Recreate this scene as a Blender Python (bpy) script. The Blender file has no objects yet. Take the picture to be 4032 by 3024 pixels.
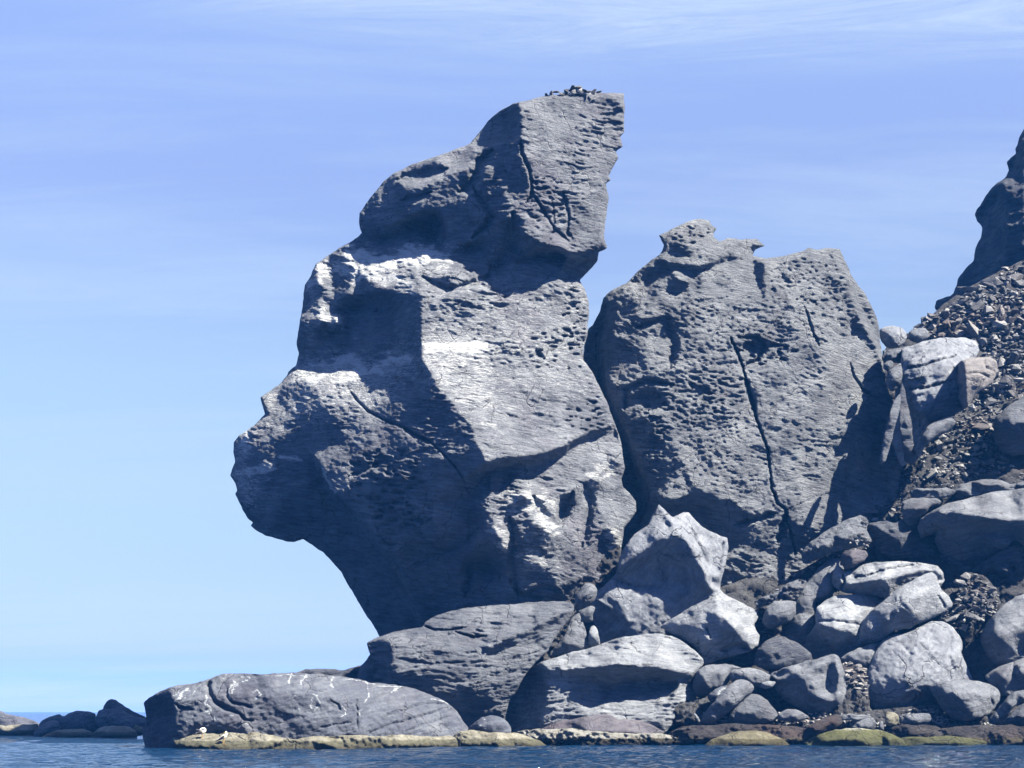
import bpy, bmesh, math, random
import numpy as np
from mathutils import Vector, Matrix
from mathutils.geometry import delaunay_2d_cdt

# ------------------------------------------------------------------ camera
R = math.radians
SC = bpy.context.scene
COL = SC.collection
W, H, FPX = 4032.0, 3024.0, 6048.0
HORIZON = 2798.0
CAM_H = 1.45
PITCH = math.atan((HORIZON - H / 2) / FPX)
cd = bpy.data.cameras.new('camera')
cam = bpy.data.objects.new('camera', cd)
COL.objects.link(cam)
cam.location = (0, 0, CAM_H)
cam.rotation_euler = (R(90) + PITCH, 0, 0)
cd.sensor_width = 36.0
cd.lens = 36.0 * FPX / W
cd.clip_start = 0.5
cd.clip_end = 20000
SC.camera = cam

# ------------------------------------------------------------------ light
SUN = Vector((0.57, -0.38, 0.74)).normalized()
SUN_EL = math.asin(SUN.z)
SUN_AZ = math.atan2(SUN.x, SUN.y)
sl = bpy.data.lights.new('sun', 'SUN')
sl.energy = 5.0
sl.angle = R(0.5)
sl.color = (1.0, 0.87, 0.66)
so = bpy.data.objects.new('sun', sl)
COL.objects.link(so)
so.location = SUN * 200
so.rotation_euler = (-SUN).to_track_quat('-Z', 'Y').to_euler()

SC.view_settings.view_transform = 'Standard'
SC.view_settings.look = 'None'
SC.view_settings.gamma = 1.0
SC.view_settings.use_curve_mapping = False
SC.view_settings.exposure = 2.5
SC.render.engine = 'CYCLES'
SC.cycles.max_bounces = 5
SC.cycles.diffuse_bounces = 2
SC.cycles.glossy_bounces = 2

world = bpy.data.worlds.new('World')
SC.world = world
world.use_nodes = True
nt = world.node_tree
nt.nodes.clear()


class NT:
    """small helper to write node trees in code"""
    def __init__(s, tree):
        s.t = tree

    def n(s, kind, ins=None, **props):
        nd = s.t.nodes.new(kind)
        for k, v in props.items():
            setattr(nd, k, v)
        for k, v in (ins or {}).items():
            sock = nd.inputs[k]
            if hasattr(v, 'is_output') or isinstance(v, bpy.types.NodeSocket):
                s.t.links.new(v, sock)
            else:
                sock.default_value = v
        return nd

    def math(s, op, a, b=0.0, c=0.0, clamp=False):
        nd = s.n('ShaderNodeMath', {0: a, 1: b, 2: c}, operation=op, use_clamp=clamp)
        return nd.outputs[0]

    def mix(s, f, a, b, mode='MIX'):
        nd = s.t.nodes.new('ShaderNodeMix')
        nd.data_type = 'RGBA'
        nd.blend_type = mode
        for i, v in ((0, f), (6, a), (7, b)):
            if isinstance(v, bpy.types.NodeSocket):
                s.t.links.new(v, nd.inputs[i])
            else:
                nd.inputs[i].default_value = v if i == 0 else (*v[:3], 1)
        return nd.outputs[2]

    def ramp(s, f, stops, interp='LINEAR'):
        nd = s.n('ShaderNodeValToRGB', {0: f})
        cr = nd.color_ramp
        cr.interpolation = interp
        while len(cr.elements) < len(stops):
            cr.elements.new(0.5)
        for e, (p, c) in zip(cr.elements, stops):
            e.position = p
            e.color = (*c, 1) if not isinstance(c, (int, float)) else (c, c, c, 1)
        return nd.outputs[0]

    def noise(s, vec, scale, detail=5, rough=0.55, dist=0.0):
        nd = s.n('ShaderNodeTexNoise', {'Vector': vec, 'Scale': scale, 'Detail': detail,
                                        'Roughness': rough, 'Distortion': dist})
        return nd.outputs[0]


w = NT(nt)
sky = w.n('ShaderNodeTexSky', sky_type='NISHITA', sun_disc=False, sun_elevation=SUN_EL,
          sun_rotation=SUN_AZ, altitude=0.0, air_density=1.0, dust_density=0.6, ozone_density=2.0)
tc = w.n('ShaderNodeTexCoord')
sep = w.n('ShaderNodeSeparateXYZ', {0: tc.outputs['Generated']})
zc = sep.outputs[2]
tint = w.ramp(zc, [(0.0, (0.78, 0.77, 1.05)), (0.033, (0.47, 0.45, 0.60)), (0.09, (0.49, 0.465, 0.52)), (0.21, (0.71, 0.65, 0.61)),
                   (0.33, (0.83, 0.71, 0.77)), (0.44, (1.06, 0.93, 0.99)), (0.53, (0.14, 0.28, 0.85)), (1.0, (0.08, 0.20, 0.75))])  # sky above the frame is darkened so shaded faces turn navy
skyc = w.mix(1.0, sky.outputs[0], tint, 'MULTIPLY')
# unseen sky behind the boat, darkened to a deeper blue to deepen the shadows
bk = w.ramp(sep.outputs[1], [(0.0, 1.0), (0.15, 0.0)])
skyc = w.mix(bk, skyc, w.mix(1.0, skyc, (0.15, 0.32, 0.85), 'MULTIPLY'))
# thin cirrus on a plane high above the sea
den = w.math('MAXIMUM', w.math('ADD', zc, 0.12), 0.02)
px = w.math('DIVIDE', sep.outputs[0], den)
py = w.math('DIVIDE', sep.outputs[1], den)
pv = w.n('ShaderNodeCombineXYZ', {0: px, 1: py, 2: 0.0}).outputs[0]
m1 = w.n('ShaderNodeMapping', {'Vector': pv, 'Rotation': (0, 0, 0.16), 'Scale': (0.42, 1.9, 1), 'Location': (1.3, 0.35, 0)}).outputs[0]
c1 = w.noise(m1, 1.0, 8, 0.62, 0.5)
c2 = w.noise(m1, 3.2, 10, 0.78, 1.6)
cl = w.math('ADD', w.math('MULTIPLY', c1, 0.72), w.math('MULTIPLY', c2, 0.28))
cl = w.ramp(cl, [(0.44, 0.0), (0.66, 1.0)])
hi = w.ramp(zc, [(0.0, 0.5), (0.20, 0.8), (0.395, 0.45), (0.44, 0.8), (1.0, 0.25)])
cl = w.math('MULTIPLY', w.math('MULTIPLY', cl, hi), 1.0)
zb = w.math('ADD', zc, w.math('MULTIPLY', sep.outputs[0], 0.068))
bm_ = w.ramp(w.math('ADD', zb, w.math('MULTIPLY', c1, 0.035)), [(0.408, 0.0), (0.452, 1.0)], 'EASE')
bm_ = w.math('MULTIPLY', bm_, w.ramp(c2, [(0.38, 0.22), (0.60, 1.0)]))
cl = w.math('MAXIMUM', cl, bm_)
skyc = w.mix(cl, skyc, (2.15, 2.7, 3.45))
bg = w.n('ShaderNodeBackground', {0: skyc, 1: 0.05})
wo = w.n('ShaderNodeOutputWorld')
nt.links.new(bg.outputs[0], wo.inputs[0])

# ------------------------------------------------------------------ numpy noise
_rs = np.random.RandomState(7)
_P = np.tile(_rs.permutation(256), 2).astype(np.int64)
_G = _rs.normal(size=(256, 3))
_G /= np.linalg.norm(_G, axis=1)[:, None]


def perlin(x, y, z):
    xi, yi, zi = np.floor(x).astype(np.int64), np.floor(y).astype(np.int64), np.floor(z).astype(np.int64)
    xf, yf, zf = x - xi, y - yi, z - zi
    u, v, q = [t * t * t * (t * (t * 6 - 15) + 10) for t in (xf, yf, zf)]
    out = 0
    for dx in (0, 1):
        a = _P[(xi + dx) & 255]
        wx = u if dx else 1 - u
        for dy in (0, 1):
            b = _P[(a + yi + dy) & 255]
            wy = v if dy else 1 - v
            for dz in (0, 1):
                g = _G[_P[(b + zi + dz) & 255]]
                wz = q if dz else 1 - q
                out = out + wx * wy * wz * (g[..., 0] * (xf - dx) + g[..., 1] * (yf - dy) + g[..., 2] * (zf - dz))
    return out * 1.6


def fbm(x, y, z, oct=4, gain=0.5, lac=2.03):
    s, a = 0, 1.0
    for i in range(oct):
        s = s + a * perlin(x + 17.3 * i, y - 9.1 * i, z + 4.7 * i)
        x, y, z, a = x * lac, y * lac, z * lac, a * gain
    return s


# ------------------------------------------------------------------ measuring frames on the photograph
FR = {'F0': (0, 0, 1.8228), 'A': (800, 300, 1 / 1.2289), 'B': (800, 1500, 1 / 1.2289), 'C': (2200, 800, 1 / 1.2289),
      'D': (2232, 1800, 1 / 1.2289), 'E': (0, 2500, 1 / 2.212), 'F': (1000, 2500, 1 / 2.212),
      'G': (2000, 2300, 1 / 2.212), 'H': (3000, 2200, 1 / 2.0136), 'I': (3332, 400, 1 / 1.843),
      'J': (3332, 1200, 1 / 1.843), 'K': (3000, 1700, 1 / 2.1434), 'N': (0, 0, 1)}


def fr(f, pts):
    ox, oy, k = FR[f]
    return [(ox + p[0] * k, oy + p[1] * k) + tuple(p[2:]) for p in pts]


def world_at(px, py, Y):
    """point of the ray through photo pixel (px,py) at distance Y from the camera; arrays allowed"""
    X = (px - W / 2) / FPX
    V = (H / 2 - py) / FPX
    dy = math.cos(PITCH) - V * math.sin(PITCH)
    dz = math.sin(PITCH) + V * math.cos(PITCH)
    return X / dy * Y, Y + 0 * X, CAM_H + dz / dy * Y


def blur(a, sig):
    if sig < 0.3:
        return a
    r = int(sig * 2.6) + 1
    k = np.exp(-0.5 * (np.arange(-r, r + 1) / sig) ** 2)
    k /= k.sum()
    p = np.pad(a, r, mode='edge')
    p = np.apply_along_axis(lambda m: np.convolve(m, k, 'valid'), 0, p)
    return np.apply_along_axis(lambda m: np.convolve(m, k, 'valid'), 1, p)


def seg_dist(gx, gy, pts):
    best = np.full(gx.shape, 1e9)
    tt = np.zeros(gx.shape)
    n = len(pts) - 1
    for i in range(n):
        ax, ay = pts[i][:2]
        bx, by = pts[i + 1][:2]
        L = (bx - ax) ** 2 + (by - ay) ** 2 + 1e-9
        t = np.clip(((gx - ax) * (bx - ax) + (gy - ay) * (by - ay)) / L, 0, 1)
        d = np.hypot(gx - ax - t * (bx - ax), gy - ay - t * (by - ay))
        m = d < best
        best[m] = d[m]
        tt[m] = (i + t[m]) / n
    return best, tt


SEED = [0]


def relief(name, frame, outline, pts, dist, label=None, cat=None, mat=None, creases=(), rim=0.3, Rpx=60, Rm=None,
           T=5.0, sp=7.0, bl=8.0, lump=(0.12, 2.2), strata=None, jag=2.5, strokes=(), blobs=(), pits=(), stains=(),
           group=None, kind=None, parent=None, slope=(0, 0), fine=0.02, facet=0.0):
    """a closed rock: an outline at its own distance, front relief in metres and a rounded back"""
    SEED[0] += 1
    sd = SEED[0] * 13.7
    ol = fr(frame, outline)
    P = fr(frame, pts)
    CR = [fr(frame, c) for c in creases]
    mpp = dist / FPX
    xs = np.array([p[0] for p in ol]); ys = np.array([p[1] for p in ol])
    cx, cy = xs.mean(), ys.mean()
    # densified, roughened outline
    dense = []
    n = len(ol)
    for i in range(n):
        a, b = np.array(ol[i]), np.array(ol[(i + 1) % n])
        L = np.linalg.norm(b - a)
        m = max(1, int(L / (sp * 0.8)))
        nr = np.array([b[1] - a[1], a[0] - b[0]]) / (L + 1e-9)
        for k in range(m):
            q = a + (b - a) * k / m
            s = 0.6 * float(perlin(np.array([q[0] / 60 + sd]), np.array([q[1] / 60]), np.array([0.5]))[0]) * 2.2
            s += 0.55 * float(perlin(np.array([q[0] / 17 + sd]), np.array([q[1] / 17]), np.array([1.5]))[0]) * 1.6
            dense.append(q + nr * s * jag)
    dense = np.array(dense)
    # light corner cutting
    dense = 0.5 * dense + 0.25 * (np.roll(dense, 1, 0) + np.roll(dense, -1, 0))
    x0, y0 = dense.min(0) - 3 * sp
    x1, y1 = dense.max(0) + 3 * sp
    nx, ny = int((x1 - x0) / sp) + 1, int((y1 - y0) / sp) + 1
    gx, gy = np.meshgrid(x0 + sp * np.arange(nx), y0 + sp * np.arange(ny))
    # inside mask by scan lines
    A = dense; B = np.roll(dense, -1, 0)
    ins = np.zeros((ny, nx), bool)
    for j in range(ny):
        yy = gy[j, 0]
        c = (A[:, 1] <= yy) != (B[:, 1] <= yy)
        xx = np.sort(A[c, 0] + (yy - A[c, 1]) / (B[c, 1] - A[c, 1]) * (B[c, 0] - A[c, 0]))
        for k in range(0, len(xx) - 1, 2):
            ins[j] |= (gx[j] > xx[k]) & (gx[j] < xx[k + 1])
    # control net
    ctrl = [tuple(p) for p in P]
    for c in CR:
        ctrl += [tuple(p) for p in c]
    if not ctrl:
        ctrl = [(cx, cy, 0.0)]
    C = np.array(ctrl)

    def idw(x, y):
        d = np.hypot(C[:, 0] - x, C[:, 1] - y) + 4
        k = np.argsort(d)[:4]
        ww = 1 / d[k] ** 2
        return float((C[k, 2] * ww).sum() / ww.sum())
    V, E = [], []
    D = []
    for p in P:
        V.append(Vector(p[:2])); D.append(p[2])
    for c in CR:
        for i, p in enumerate(c):
            V.append(Vector(p[:2])); D.append(p[2])
            if i:
                E.append((len(V) - 2, len(V) - 1))
    s0 = len(V)
    for i, p in enumerate(ol):
        V.append(Vector(p)); D.append(idw(*p) + rim)
        E.append((s0 + i, s0 + (i + 1) % n))
    if not P and not CR:
        V.append(Vector((cx, cy))); D.append(0.0)
    vo, eo, fo, ov, _, _ = delaunay_2d_cdt(V, E, [], 0, 1e-4)
    dv = [D[o[0]] if len(o) else idw(v[0], v[1]) for v, o in zip(vo, ov)]
    Z = np.full((ny, nx), np.nan)
    for f in fo:
        a, b, c = [np.array(vo[i]) for i in f[:3]]
        lo = np.minimum(np.minimum(a, b), c); hi2 = np.maximum(np.maximum(a, b), c)
        i0, i1 = max(0, int((lo[0] - x0) / sp)), min(nx, int((hi2[0] - x0) / sp) + 2)
        j0, j1 = max(0, int((lo[1] - y0) / sp)), min(ny, int((hi2[1] - y0) / sp) + 2)
        if i1 <= i0 or j1 <= j0:
            continue
        X = gx[j0:j1, i0:i1]; Y = gy[j0:j1, i0:i1]
        det = (b[0] - a[0]) * (c[1] - a[1]) - (c[0] - a[0]) * (b[1] - a[1])
        if abs(det) < 1e-6:
            continue
        l1 = ((X - a[0]) * (c[1] - a[1]) - (c[0] - a[0]) * (Y - a[1])) / det
        l2 = ((b[0] - a[0]) * (Y - a[1]) - (X - a[0]) * (b[1] - a[1])) / det
        m = (l1 >= -1e-6) & (l2 >= -1e-6) & (l1 + l2 <= 1 + 1e-6)
        val = dv[f[0]] * (1 - l1 - l2) + dv[f[1]] * l1 + dv[f[2]] * l2
        Z[j0:j1, i0:i1][m] = val[m]
    for _ in range(400):
        nanm = np.isnan(Z)
        if not nanm.any():
            break
        acc = np.zeros_like(Z); cnt = np.zeros_like(Z)
        for ax in (0, 1):
            for sh in (-1, 1):
                r = np.roll(Z, sh, ax)
                ok = ~np.isnan(r)
                acc[ok] += r[ok]; cnt[ok] += 1
        m = nanm & (cnt > 0)
        Z[m] = acc[m] / cnt[m]
    Z[np.isnan(Z)] = 0
    Z = blur(Z, bl / sp)
    Z += slope[0] * (gx - cx) * mpp + slope[1] * (cy - gy) * mpp
    # ring around the inside
    cell = ins[:-1, :-1] | ins[1:, :-1] | ins[:-1, 1:] | ins[1:, 1:]
    use = np.zeros_like(ins)
    for dj in (0, 1):
        for di in (0, 1):
            use[dj:ny - 1 + dj, di:nx - 1 + di] |= cell
    ring = use & ~ins
    # distance to outline
    jj, ii = np.nonzero(use)
    px_, py_ = gx[jj, ii], gy[jj, ii]
    dd = np.empty(len(px_)); near = np.empty(len(px_), int)
    for s in range(0, len(px_), 4000):
        q = (px_[s:s + 4000, None] - dense[None, :, 0]) ** 2 + (py_[s:s + 4000, None] - dense[None, :, 1]) ** 2
        near[s:s + 4000] = q.argmin(1)
        dd[s:s + 4000] = np.sqrt(q.min(1))
    isr = ring[jj, ii]
    px_[isr] = dense[near[isr], 0]; py_[isr] = dense[near[isr], 1]
    dd[isr] = 0
    t = np.clip(dd / Rpx, 0, 1)
    if Rm is None:
        Rm = Rpx * mpp * 0.9
    d = Z[jj, ii] + Rm * (1 - np.sqrt(np.clip(1 - (1 - t) ** 2, 0, 1)))
    edge = np.clip(dd / (2.5 * sp), 0, 1)
    # large strokes and blobs (frame coordinates)
    for st in strokes:
        pth, wd, amp = fr(frame, st[0]), st[1] * FR[frame][2], st[2]
        wob = 5.5 * fbm(px_ / 26 + sd, py_ / 26, 0 * px_, 4)
        ds, ts = seg_dist(px_ + wob, py_ + wob * 0.6, pth)
        taper = np.clip(np.minimum(ts, 1 - ts) * 8, 0.25, 1) if (len(st) < 4 or st[3]) else 1
        d += amp * np.exp(-(ds / (wd * taper)) ** 2) * edge
    for b in blobs:
        (bx, by), = fr(frame, [(b[0], b[1])])
        k = FR[frame][2]
        ca, sa = math.cos(R(b[4])), math.sin(R(b[4]))
        u = ((px_ - bx) * ca + (py_ - by) * sa) / (b[2] * k)
        v = (-(px_ - bx) * sa + (py_ - by) * ca) / (b[3] * k)
        rr = u * u + v * v
        d += b[5] * np.exp(-rr ** (b[6] if len(b) > 6 else 1.0)) * edge
    # world-scale roughness
    wx, wy, wz = px_ * mpp, d, -py_ * mpp
    if facet:
        rf = random.Random(SEED[0] * 3 + 1)
        hw, hh = (x1 - x0) * mpp / 2, (y1 - y0) * mpp / 2
        fd = np.full(len(d), -1e9)
        wbx = 0.10 * fbm(wx / 0.7 + sd, wz / 0.7, 0 * wx, 2)
        for _ in range(9):
            fx_, fz_ = wx.mean() + rf.uniform(-.8, .8) * hw, wz.mean() + rf.uniform(-.8, .8) * hh
            ga, gb = rf.uniform(-1, 1), rf.uniform(-1, 1)
            fd = np.maximum(fd, facet * (ga * (wx - fx_ + wbx) + gb * (wz - fz_ + wbx)) - rf.uniform(0, .1) * facet * (hw + hh))
        Am = np.stack([wx, wz, np.ones_like(wx)], 1)
        d += fd - Am @ np.linalg.lstsq(Am, fd, rcond=None)[0]
    if lump:
        la, lw = lump
        d += la * fbm(wx / lw + sd, wy / lw, wz / lw, 3) * (0.4 + 0.6 * edge)
    if strata:
        sa_, across, along, ang = strata[:4]
        ca, sn = math.cos(R(ang)), math.sin(R(ang))
        u = wx * ca + wz * sn
        v = -wx * sn + wz * ca
        v = v + 0.30 * fbm(u / 2.6 + sd, v / 2.6, wy / 3, 2)
        rough = np.clip(0.50 + 1.5 * fbm(wx / 2.2 + sd + 5, wy / 2, wz / 1.7, 3), 0.06, 1.7)
        if len(strata) > 4:
            rough = np.clip(strata[4] + 0.8 * fbm(wx / 1.2 + sd, wy / 2, wz / 1.0, 3), 0.1, 1.8)
        s1 = perlin(u / along + sd, v / across, wy / along)
        s2 = perlin(u / (along * .37) + sd, v / (across * .5) + 9, wy / along)
        s3 = perlin(u / (along * 2.6) + sd, v / (across * 2.4) + 3, wy / along)
        ss = np.sign(s1) * np.abs(s1) ** 0.7 * np.clip(0.75 + 1.2 * perlin(u / .55 + sd, v / .4, wy), 0.1, 1.6)
        d += 1.7 * sa_ * rough * (ss + 0.7 * s2 + 0.9 * s3) * (0.35 + 0.65 * edge)
    if fine:
        d += 2.0 * fine * fbm(wx / 0.22 + sd, wy / 0.22, wz / 0.16, 3)
    for pt in pits:
        poly_c, rx_, ry_, num, size, amp = pt
        (bx, by), = fr(frame, [poly_c])
        k = FR[frame][2]
        rnd = random.Random(int(bx + by) + num)
        for _ in range(num):
            a_ = rnd.uniform(0, 2 * math.pi); r_ = math.sqrt(rnd.random())
            qx, qy = bx + math.cos(a_) * r_ * rx_ * k, by + math.sin(a_) * r_ * ry_ * k
            s_ = size * k * rnd.uniform(0.35, 1.3)
            m = (np.abs(px_ - qx) < s_ * 4) & (np.abs(py_ - qy) < s_ * 2.4)
            if not m.any():
                continue
            u = (px_[m] - qx) / (s_ * rnd.uniform(1.1, 2.0)); v = (py_[m] - qy) / (s_ * rnd.uniform(0.55, 0.9))
            d[m] += 0.8 * amp * rnd.uniform(0.4, 1.2) * np.exp(-(u * u + v * v) ** 1.4) * edge[m]
    # stain layer (droppings, bleached rock, sunlit patches painted pale)
    stv = np.zeros(len(d))
    if len(stains):
        wsx = fbm(px_ / 38, py_ / 18, 0 * px_ + sd, 4); wsy = fbm(px_ / 45 + 9, py_ / 22, 0 * px_ + sd + 4, 4)
    for st in stains:
        pth, wd, amp = fr(frame, st[0]), st[1] * FR[frame][2], st[2]
        if len(pth) == 1:
            pth = pth + [(pth[0][0] + 0.01, pth[0][1])]
        ds, ts = seg_dist(px_ + wsx * max(wd * 0.9, 9), py_ + wsy * max(wd * 0.9, 6), pth)
        stv = np.maximum(stv, amp * np.exp(-(ds / wd) ** 2))
    # ---- vertices: front for all, back for the inner ones
    Yf = dist + d
    tb = np.clip(dd / (0.42 * min(x1 - x0, y1 - y0)), 0, 1)
    Yb = Yf + T * np.sqrt(np.clip(1 - (1 - tb) ** 2, 0, 1)) + 0.02
    FX, FY, FZ = world_at(px_, py_, Yf)
    BX, BY, BZ = world_at(px_, py_, Yb)
    nf = len(px_)
    idx = -np.ones((ny, nx), int)
    idx[jj, ii] = np.arange(nf)
    inner = ~isr
    bidx = np.arange(nf)
    bidx[inner] = nf + np.arange(inner.sum())
    co = np.vstack([np.stack([FX, FY, FZ], 1), np.stack([BX, BY, BZ], 1)[inner]])
    q = np.stack([idx[:-1, :-1], idx[1:, :-1], idx[1:, 1:], idx[:-1, 1:]], -1)[cell]
    q2 = bidx[q][:, ::-1]
    faces = np.vstack([q, q2]).astype(np.int32)
    org = np.array([co[:, 0].mean(), co[:, 1].mean(), co[:, 2].min()])
    co = co - org
    me = bpy.data.meshes.new(name)
    me.vertices.add(len(co))
    me.vertices.foreach_set('co', co.astype(np.float32).ravel())
    me.loops.add(faces.size)
    me.loops.foreach_set('vertex_index', faces.ravel())
    me.polygons.add(len(faces))
    me.polygons.foreach_set('loop_start', np.arange(0, faces.size, 4, dtype=np.int32))
    me.polygons.foreach_set('loop_total', np.full(len(faces), 4, np.int32))
    me.polygons.foreach_set('use_smooth', np.ones(len(faces), bool))
    me.update(calc_edges=True)
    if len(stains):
        at = me.attributes.new('stain_and_sun', 'FLOAT', 'POINT')
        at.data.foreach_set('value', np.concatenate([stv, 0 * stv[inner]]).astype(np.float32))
    me.validate()
    if mat:
        me.materials.append(mat)
    o = bpy.data.objects.new(name, me)
    COL.objects.link(o)
    o.location = org
    if parent:
        o.parent = parent
        o.matrix_parent_inverse = Matrix.Translation(-parent.location)
    tag(o, label, cat, group, kind)
    o_info[o.name] = (px_, py_, Yf)
    return o


o_info = {}


def tag(o, label=None, cat=None, group=None, kind=None):
    if label: o['label'] = label
    if cat: o['category'] = cat
    if group: o['group'] = group
    o['kind'] = kind or 'thing'
    return o


# ------------------------------------------------------------------ materials
def rock_mat(name, dark, mid, light, bias=0.5, cscale=0.6, strata=0.5, ang=8, bump=0.5, stain_and_sun=(0.62, 0.60, 0.55),
             tide=None, fs=1.0, rough=0.95, sz=7.0, warm=(0.17, 0.12, 0.11), warmf=0.25, var=0.0, bdist=0.5):
    m = bpy.data.materials.new(name)
    m.use_nodes = True
    t = m.node_tree
    t.nodes.clear()
    k = NT(t)
    geo = k.n('ShaderNodeNewGeometry')
    pos = geo.outputs['Position']
    a = R(ang)
    rot = k.n('ShaderNodeMapping', {'Vector': pos, 'Rotation': (0, a, 0)}).outputs[0]
    st = k.n('ShaderNodeMapping', {'Vector': rot, 'Scale': (1.0, 1.0, sz)}).outputs[0]
    n1 = k.noise(pos, cscale, 6, 0.6, 0.3)
    n2 = k.noise(st, 1.1, 6, 0.62, 0.4)
    n3 = k.noise(pos, 9.0 * fs, 6, 0.7)
    v = k.math('ADD', k.math('MULTIPLY', n1, 0.42), k.math('MULTIPLY', n2, 0.25 + 0.2 * strata))
    v = k.math('ADD', v, k.math('MULTIPLY', n3, 0.33 - 0.15 * strata))
    if var:
        oi = k.n('ShaderNodeObjectInfo')
        v = k.math('ADD', v, k.math('MULTIPLY', k.math('SUBTRACT', oi.outputs['Random'], 0.5), var))
    o = 0.5 - bias
    c = k.ramp(v, [(0.36 + o * .3, dark), (0.50 + o * .3, mid), (0.64 + o * .3, light)])
    wn = k.noise(pos, 0.33, 4, 0.6)
    wf = k.ramp(wn, [(0.52, 0.0), (0.70, 1.0)])
    c = k.mix(k.math('MULTIPLY', wf, warmf), c, warm)
    # droppings / bleaching / painted sunlit patches where the rock carries the layer
    at = k.n('ShaderNodeAttribute', attribute_name='stain_and_sun')
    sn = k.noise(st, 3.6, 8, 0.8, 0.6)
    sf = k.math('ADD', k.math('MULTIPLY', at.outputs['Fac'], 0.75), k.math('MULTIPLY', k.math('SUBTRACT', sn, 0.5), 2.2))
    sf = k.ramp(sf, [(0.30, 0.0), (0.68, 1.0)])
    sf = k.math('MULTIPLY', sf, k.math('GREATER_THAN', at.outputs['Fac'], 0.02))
    c = k.mix(sf, c, stain_and_sun)
    if tide:
        tz, tcol, tlow = tide
        sp_ = k.n('ShaderNodeSeparateXYZ', {0: pos})
        zz = k.math('ADD', sp_.outputs[2], k.math('MULTIPLY', k.math('SUBTRACT', k.noise(pos, 2.5, 5, 0.7), 0.5), 0.5 * tz))
        tf = k.ramp(k.math('DIVIDE', zz, tz), [(0.80, 1.0), (1.0, 0.0)])
        low = k.ramp(k.math('DIVIDE', zz, tz), [(0.15, 1.0), (0.62, 0.0)])
        tn = k.noise(pos, 6.0, 6, 0.75)
        tcc = k.mix(k.ramp(tn, [(0.35, 0.0), (0.6, 1.0)]), tuple(x * 0.55 for x in tcol), tcol)
        tcc = k.mix(low, tcc, tlow)
        c = k.mix(tf, c, tcc)
    c = k.mix(1.0, c, (0.405, 0.47, 0.60), 'MULTIPLY')
    # bump: bedding lines, grain, pock marks
    b1 = k.noise(st, 1.7, 9, 0.78, 0.5)
    b2 = k.noise(pos, 5.0 * fs, 9, 0.78)
    vo = k.n('ShaderNodeTexVoronoi', {'Vector': k.n('ShaderNodeMapping', {'Vector': rot, 'Scale': (1, 1, 2.2)}).outputs[0],
                                      'Scale': 5.5 * fs})
    pk = k.ramp(vo.outputs['Distance'], [(0.05, 0.0), (0.34, 1.0)])
    wp = k.n('ShaderNodeTexNoise', {'Vector': pos, 'Scale': 0.9, 'Detail': 5})
    wpv = k.n('ShaderNodeVectorMath', {0: pos, 1: k.n('ShaderNodeVectorMath', {0: wp.outputs['Color'], 1: (1.6, 1.6, 1.6)}, operation='MULTIPLY').outputs[0]}, operation='ADD').outputs[0]
    ce = k.n('ShaderNodeTexVoronoi', {'Vector': wpv, 'Scale': 0.55}, feature='DISTANCE_TO_EDGE').outputs['Distance']
    cm = k.ramp(k.noise(pos, 0.6, 4, 0.6), [(0.46, 0.0), (0.58, 1.0)])
    ck = k.math('MULTIPLY', k.ramp(ce, [(0.0, 1.0), (0.022, 0.0)]), cm)
    c = k.mix(k.math('MULTIPLY', ck, 0.65), c, (0.02, 0.02, 0.025))
    hgt = k.math('ADD', k.math('MULTIPLY', b1, 1.5 * strata), k.math('MULTIPLY', b2, 0.55))
    hgt = k.math('ADD', hgt, k.math('MULTIPLY', pk, 0.22 * strata))
    hgt = k.math('SUBTRACT', hgt, k.math('MULTIPLY', ck, 0.5))
    bp = k.n('ShaderNodeBump', {'Height': hgt, 'Strength': min(1.0, bump), 'Distance': bdist})
    bs = k.n('ShaderNodeBsdfPrincipled', {'Base Color': c, 'Roughness': rough, 'Normal': bp.outputs[0]})
    bs.inputs['Specular IOR Level'].default_value = 0.12
    out = k.n('ShaderNodeOutputMaterial', {0: bs.outputs[0]})
    return m


def plain_mat(name, col, rough=0.7, bumpy=0.0):
    m = bpy.data.materials.new(name)
    m.use_nodes = True
    t = m.node_tree
    t.nodes.clear()
    k = NT(t)
    tcn = k.n('ShaderNodeTexCoord')
    n = k.noise(tcn.outputs['Object'], 30, 4)
    c = k.mix(n, tuple(x * 0.75 for x in col), tuple(min(1, x * 1.2) for x in col))
    bs = k.n('ShaderNodeBsdfPrincipled', {'Base Color': c, 'Roughness': rough})
    k.n('ShaderNodeOutputMaterial', {0: bs.outputs[0]})
    return m


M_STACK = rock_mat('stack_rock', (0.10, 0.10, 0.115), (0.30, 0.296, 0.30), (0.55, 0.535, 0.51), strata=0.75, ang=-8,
                   bump=0.85, stain_and_sun=(1.25, 1.19, 1.05), sz=8, warm=(0.27, 0.225, 0.25), warmf=0.45)
M_TWIN = rock_mat('twin_rock', (0.12, 0.12, 0.13), (0.34, 0.336, 0.333), (0.60, 0.585, 0.55), strata=0.9, ang=-10, bump=0.95, sz=8, stain_and_sun=(0.66, 0.64, 0.60))
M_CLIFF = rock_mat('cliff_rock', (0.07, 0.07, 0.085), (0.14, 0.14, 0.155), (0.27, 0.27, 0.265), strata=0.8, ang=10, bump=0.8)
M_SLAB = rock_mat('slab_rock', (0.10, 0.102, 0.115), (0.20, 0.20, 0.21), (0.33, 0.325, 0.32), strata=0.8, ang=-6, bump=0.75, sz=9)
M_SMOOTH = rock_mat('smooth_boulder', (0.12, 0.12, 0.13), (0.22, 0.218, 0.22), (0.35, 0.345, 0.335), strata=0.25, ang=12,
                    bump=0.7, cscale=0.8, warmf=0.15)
M_PALE = rock_mat('pale_boulder', (0.19, 0.188, 0.19), (0.32, 0.316, 0.31), (0.55, 0.535, 0.50), strata=0.35, ang=12,
                  bump=0.65, cscale=0.8, warmf=0.05)
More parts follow.
